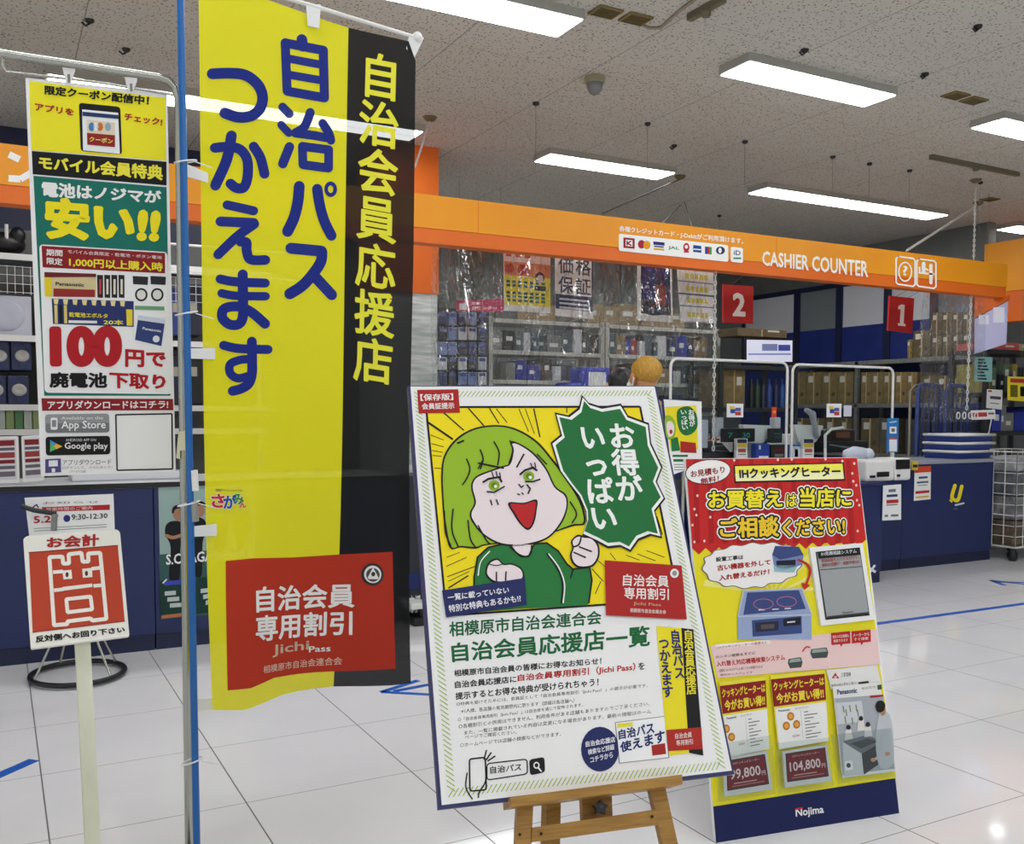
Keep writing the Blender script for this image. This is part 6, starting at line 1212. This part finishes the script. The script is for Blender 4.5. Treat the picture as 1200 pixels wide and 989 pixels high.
MB().tube([atY(1153, 419, 5.902), (atY(1153, 418, 5.9).x, 5.902, CZ)], .0015, WIRE, 5).build('string', o)
o = notice(5.9, [(1181, 441), (1210, 442), (1210, 471), (1181, 469)], 'yellow_price_card', 'yellow price card cut by the photo edge', ((.08, .25, .1, .9, (196, 60, 60)), (.35, .85, .1, .4, (120, 110, 30)), (.4, .8, .5, .95, (30, 30, 30))), .004, mat('price_card_yellow', (244, 226, 60), .5), 'price card')
p = atY(1196, 442, 5.902); MB().tube([p, Vector((p.x, p.y, CZ))], .0015, WIRE, 5).build('string', o)
o = notice(5.95, [(1157, 456), (1175, 457), (1174, 480), (1156, 478)], 'white_price_card', 'small white price card standing behind the stacked baskets', ((.05, .14, .05, .3, (190, 60, 60)), (.35, .5, .2, .9, (70, 74, 90)), (.7, .74, .2, .8, GY)), .004, cat='price card')
p = atY(1165, 478, 5.956); MB().tube([p+Vector((0, 0, .05)), Vector((p.x-.12, p.y, ZC))], .006, STEEL_W, 6).build('stem', o)
# wire mesh cart at the end of the counter
cx0, cx1, cy0, cy1, cz0, cz1 = 7.99, 8.75, 5.33, 5.9, .13, .985
t = thing('mesh_cart', 'white wire mesh cart on casters at the end of the navy counter', 'cart', ((cx0+cx1)/2, (cy0+cy1)/2, 0))
def grid(p, u, v, nu, nv, name):
    b = MB(); p, u, v = Vector(p), Vector(u), Vector(v)
    for i in range(nu+1): b.tube([p+u*(i/nu), p+u*(i/nu)+v], .0065 if i in (0, nu) else .004, STEEL_W, 6)
    for j in range(nv+1): b.tube([p+v*(j/nv), p+v*(j/nv)+u], .0065 if j % 3 == 0 else .004, STEEL_W, 6)
    return b.build(name, t)
W, D, H = cx1-cx0, cy1-cy0, cz1-cz0
grid((cx0, cy0, cz0), (W, 0, 0), (0, 0, H), 7, 9, 'front_mesh'); grid((cx0, cy0, cz0), (0, D, 0), (0, 0, H), 5, 9, 'side_mesh'); grid((cx1, cy0, cz0), (0, D, 0), (0, 0, H), 5, 9, 'side_mesh'); grid((cx0, cy1, cz0), (W, 0, 0), (0, 0, H), 7, 9, 'back_mesh')
b = MB(); b.box(cx0, cx1, cy0, cy1, cz0-.01, cz0, STEEL_W); b.build('base', t)
for x in (cx0+.06, cx1-.06):
    for y in (cy0+.06, cy1-.06): MB().lathe((x, y, 0), [(.03, 0), (.045, .03), (.045, .06), (.02, .12)], PLASTIC_B, 10).build('caster', t)
for i, (z0, z1, c, nm) in enumerate(((.135, .36, (120, 104, 84), 'brown'), (.365, .58, (150, 150, 152), 'grey'), (.585, .80, (120, 124, 130), 'slate'), (.805, .93, (196, 198, 200), 'pale'))):
    b = MB(); b.box(cx0+.05, cx1-.05, cy0+.04, cy1-.05, z0, z1, noisy('cart_goods_'+nm, c, tuple(int(v*.7) for v in c), 12, .6), .02); b.one('goods_bundle', nm+' bundle of goods inside the wire mesh cart', 'goods')

# ================================================================ MINI BOARD BY THE COUNTER
t = thing('mini_board', 'small copy of the cartoon woman board on a thin stand before the counter', 'poster board', atY(803, 560, 4.35))
q = Sheet(atY(803, 560, 4.35), (.985, -.17, 0), (.03, .15, .98)); pts = [(776, 467), (822, 470), (823, 545), (786, 558)]
q.slab(pts, .012, mat('navy_board_edge', (36, 40, 92))); q.poly([(777.5, 468), (822, 470.5), (822.6, 544.5), (787.5, 556.5)], WHITE, 1)
q.poly([(779, 477), (816, 475), (818, 526), (786, 528)], (240, 222, 40), 2); q.blob([(793, 483), (800, 477), (809, 477), (816, 486), (817, 500), (811, 508), (802, 510), (795, 502)], (32, 112, 58), 4, 4); q.vtext('お得が', [(806, 480), (813, 480), (814, 500), (808, 500)], (240, 244, 240), .03, 5); q.vtext('いっぱい', [(797, 480), (804, 480), (806, 504), (799, 504)], (240, 244, 240), .03, 5)
q.blob([(779, 490), (784, 487), (790, 492), (792, 505), (788, 515), (781, 512)], (152, 190, 44), 3, 4); q.blob([(781, 496), (787, 494), (790, 502), (788, 510), (783, 511)], (238, 224, 228), 4, 4); q.ell((786, 506), 1.8, 2.6, (180, 40, 40), 5); q.poly([(786, 514), (794, 512), (797, 528), (787, 529)], (38, 120, 60), 3)
q.poly([(797, 517), (815, 519), (816, 531), (797, 530)], (170, 40, 36), 5); q.rect(788, 533, 806, 535.5, (40, 110, 60), 2); q.rect(789, 538, 808, 541, (40, 110, 60), 2)
for i in range(3): q.rect(790, 544+3*i, 812, 545+3*i, (150, 150, 150), 2)
q.build('panel', t); p = atY(804, 540, 4.38)
MB().tube([(p.x, 4.42, .02), (p.x, 4.40, p.z+.12)], .012, CHROME, 8).build('stand_pole', t); MB().lathe((p.x, 4.42, 0), [(.15, 0), (.15, .015), (.02, .03)], PLASTIC_B, 18).build('stand_base', t)

# ================================================================ THE TWO PEOPLE AT THE COUNTER
def skin_mesh(name, joints, links_, m, origin, rot, scale, parent, root=0, levels=2, shape=None):
    """joints: (x, y, z, rx, ry) for a figure of height 1 that faces +y; grown into one continuous surface"""
    me = bpy.data.meshes.new('figure'); me.from_pydata([(j[0], j[1], j[2]) for j in joints], links_, []); o = bpy.data.objects.new('figure', me); COL.objects.link(o)
    md = o.modifiers.new('skin', 'SKIN'); md.use_smooth_shade = True; md.branch_smoothing = .6
    for i, j in enumerate(joints): o.data.skin_vertices[0].data[i].radius = (j[3], j[4]); o.data.skin_vertices[0].data[i].use_root = (i == root)
    sb = o.modifiers.new('sub', 'SUBSURF'); sb.levels = levels; sb.render_levels = levels
    dg = bpy.context.evaluated_depsgraph_get(); r = bpy.data.meshes.new_from_object(o.evaluated_get(dg)); bpy.data.objects.remove(o)
    c, s_ = math.cos(rot), math.sin(rot); vs = []
    for v in r.vertices:
        p = v.co; p = shape(p) if shape else p; x, y, z = p[0]*scale, p[1]*scale, p[2]*scale; vs.append((origin[0]+x*c-y*s_, origin[1]+x*s_+y*c, origin[2]+z))
    b = MB(); b.add(vs, [list(p.vertices) for p in r.polygons], m, True); bpy.data.meshes.remove(r); return b.build(name, parent)
def figure(label, loc, H, rot, skin, hair, top, pants, longhair, mask):
    t = thing('person', label, 'person', loc)
    J = []; L = []
    def j(x, y, z, rx, ry=None, to=None):
        J.append((x, y, z, rx, ry if ry else rx));
        if to is not None: L.append((to, len(J)-1))
        return len(J)-1
    pel = j(0, 0, .535, .085, .06); sp = j(0, -.005, .61, .076, .055, pel); ch = j(0, -.005, .72, .088, .062, sp); nb = j(0, -.008, .805, .05, .042, ch); nk = j(0, .008, .842, .031, .031, nb)
    jaw = j(0, .020, .872, .040, .044, nk); hd = j(0, .022, .918, .047, .056, jaw); cr = j(0, .018, .952, .034, .040, hd)
    arms = []
    for sx in (-1, 1):
        sh = j(sx*.10, -.008, .79, .036, .036, nb); el = j(sx*.135, -.015, .62, .026, .026, sh); wr = j(sx*.125, .09, .56, .017, .017, el); pa = j(sx*.12, .125, .555, .018, .012, wr)
        for k, (dx, ln) in enumerate(((-.018, .042), (-.006, .050), (.006, .046), (.018, .036))):
            f1 = j(sx*.12+dx, .125+ln*.55, .553, .0056, None, pa); f2 = j(sx*.12+dx, .125+ln, .540, .0048, None, f1)
        th = j(sx*.12-sx*.022, .118, .552, .0062, None, pa); j(sx*.12-sx*.030, .142, .545, .0052, None, th)
        arms.append((sh, el, wr))
    for sx in (-1, 1):
        hp = j(sx*.052, 0, .50, .062, .062, pel); kn = j(sx*.056, .008, .285, .041, .043, hp); ca = j(sx*.057, -.008, .20, .036, .038, kn); an = j(sx*.058, -.01, .045, .024, .026, ca); j(sx*.064, .05, .022, .024, .018, an)
    skin_mesh('body', J, L, skin, loc, rot, H, t)
    def grow(idx, m, name, k, extra=()):
        mp = {a: i for i, a in enumerate(idx)}; skin_mesh(name, [(*J[a][:3], J[a][3]*k+.004, J[a][4]*k+.004) for a in idx], [(mp[a], mp[b2]) for a, b2 in L if a in mp and b2 in mp], m, loc, rot, H, t)
    sh0, el0, _ = arms[0]; sh1, el1, _ = arms[1]
    grow([pel, sp, ch, nb, sh0, el0, sh1, el1], top, 'shirt', 1.10)
    lg = [i for i in range(arms[1][2], len(J)) if i > arms[1][2]+11]
    legs = lg[:4]+lg[5:9]; grow([pel]+legs, pants, 'trousers', 1.10)
    c, s_ = math.cos(rot), math.sin(rot)
    def wp(x, y, z):
        if z > .85: y += .017; z -= .018
        return Vector((loc[0]+(x*c-y*s_)*H, loc[1]+(x*s_+y*c)*H, loc[2]+z*H))
    for k in (0, 1):
        b = MB(); f = lg[3+5*k:5+5*k]; q = J[lg[4+5*k]]; p = wp(q[0], .028, .024); b.ball(p, (.034*H, .072*H, .024*H), PLASTIC_B, 14, 8); b.build('shoe', t)
    # hair: a cap over crown and nape, open at the face
    def fit(p): return 1.0+.05*math.sin(p.x*9+p.z*5)*(.6 if longhair else .25)
    b = MB(); hc = wp(0, -.008, .956 if not longhair else .942); b.ball(hc, (.0545*H, .060*H, .052*H if not longhair else .066*H), hair, 28, 18, fit)
    if longhair: b.ball(wp(0, -.022, .905), (.052*H, .042*H, .075*H), hair, 20, 12, fit)
    o = b.build('hair', t)
    for sx in (-1, 1):
        b = MB(); b.ball(wp(sx*.053, .008, .925), (.010*H, .014*H, .021*H), skin, 10, 8); b.ball(wp(sx*.057, .008, .924), (.005*H, .008*H, .013*H), skin, 8, 6); b.build('ear', t)
        b = MB(); b.ball(wp(sx*.020, .053, .936), (.0065*H, .004*H, .0042*H), WHITE, 10, 6); b.ball(wp(sx*.020, .0565, .936), (.003*H, .0016*H, .003*H), PLASTIC_B, 8, 6); b.build('eye', t)
    b = MB(); b.ball(wp(0, .064, .920), (.008*H, .011*H, .014*H), skin, 10, 8); b.build('nose', t)
    b = MB(); b.ball(wp(0, .056, .893), (.015*H, .005*H, .004*H), mat('lips', (168, 92, 84), .5), 10, 6); b.build('mouth', t)
    if mask:
        b = MB(); b.ball(wp(0, .045, .902), (.040*H, .030*H, .028*H), WHITE, 16, 10)
        for sx in (-1, 1): b.tube([wp(sx*.034, .05, .915), wp(sx*.056, .012, .938), wp(sx*.060, -.006, .928), wp(sx*.056, .004, .908), wp(sx*.034, .05, .892)], .003*H, WHITE, 6)
        b.build('face_mask', t)
    return t
YP_ = 4.75
p = atY(760, 417, YP_); figure('person with cropped blond hair and a face mask seen from behind in a grey shirt', Vector((p.x, YP_, 0)), p.z/.990, math.radians(6), mat('tan_skin', (196, 138, 96), .5), HAIR_Y, mat('grey_shirt', (120, 128, 134), .8), mat('dark_trousers', (36, 36, 42), .8), False, True)
p = atY(729, 430, 5.2); figure('person with black hair seen from behind beside the blond one at the counter', Vector((p.x, 5.2, 0)), p.z/.990, math.radians(-8), SKIN, HAIR_B, mat('navy_top', (40, 44, 60), .8), mat('dark_trousers', (36, 36, 42)), True, False)
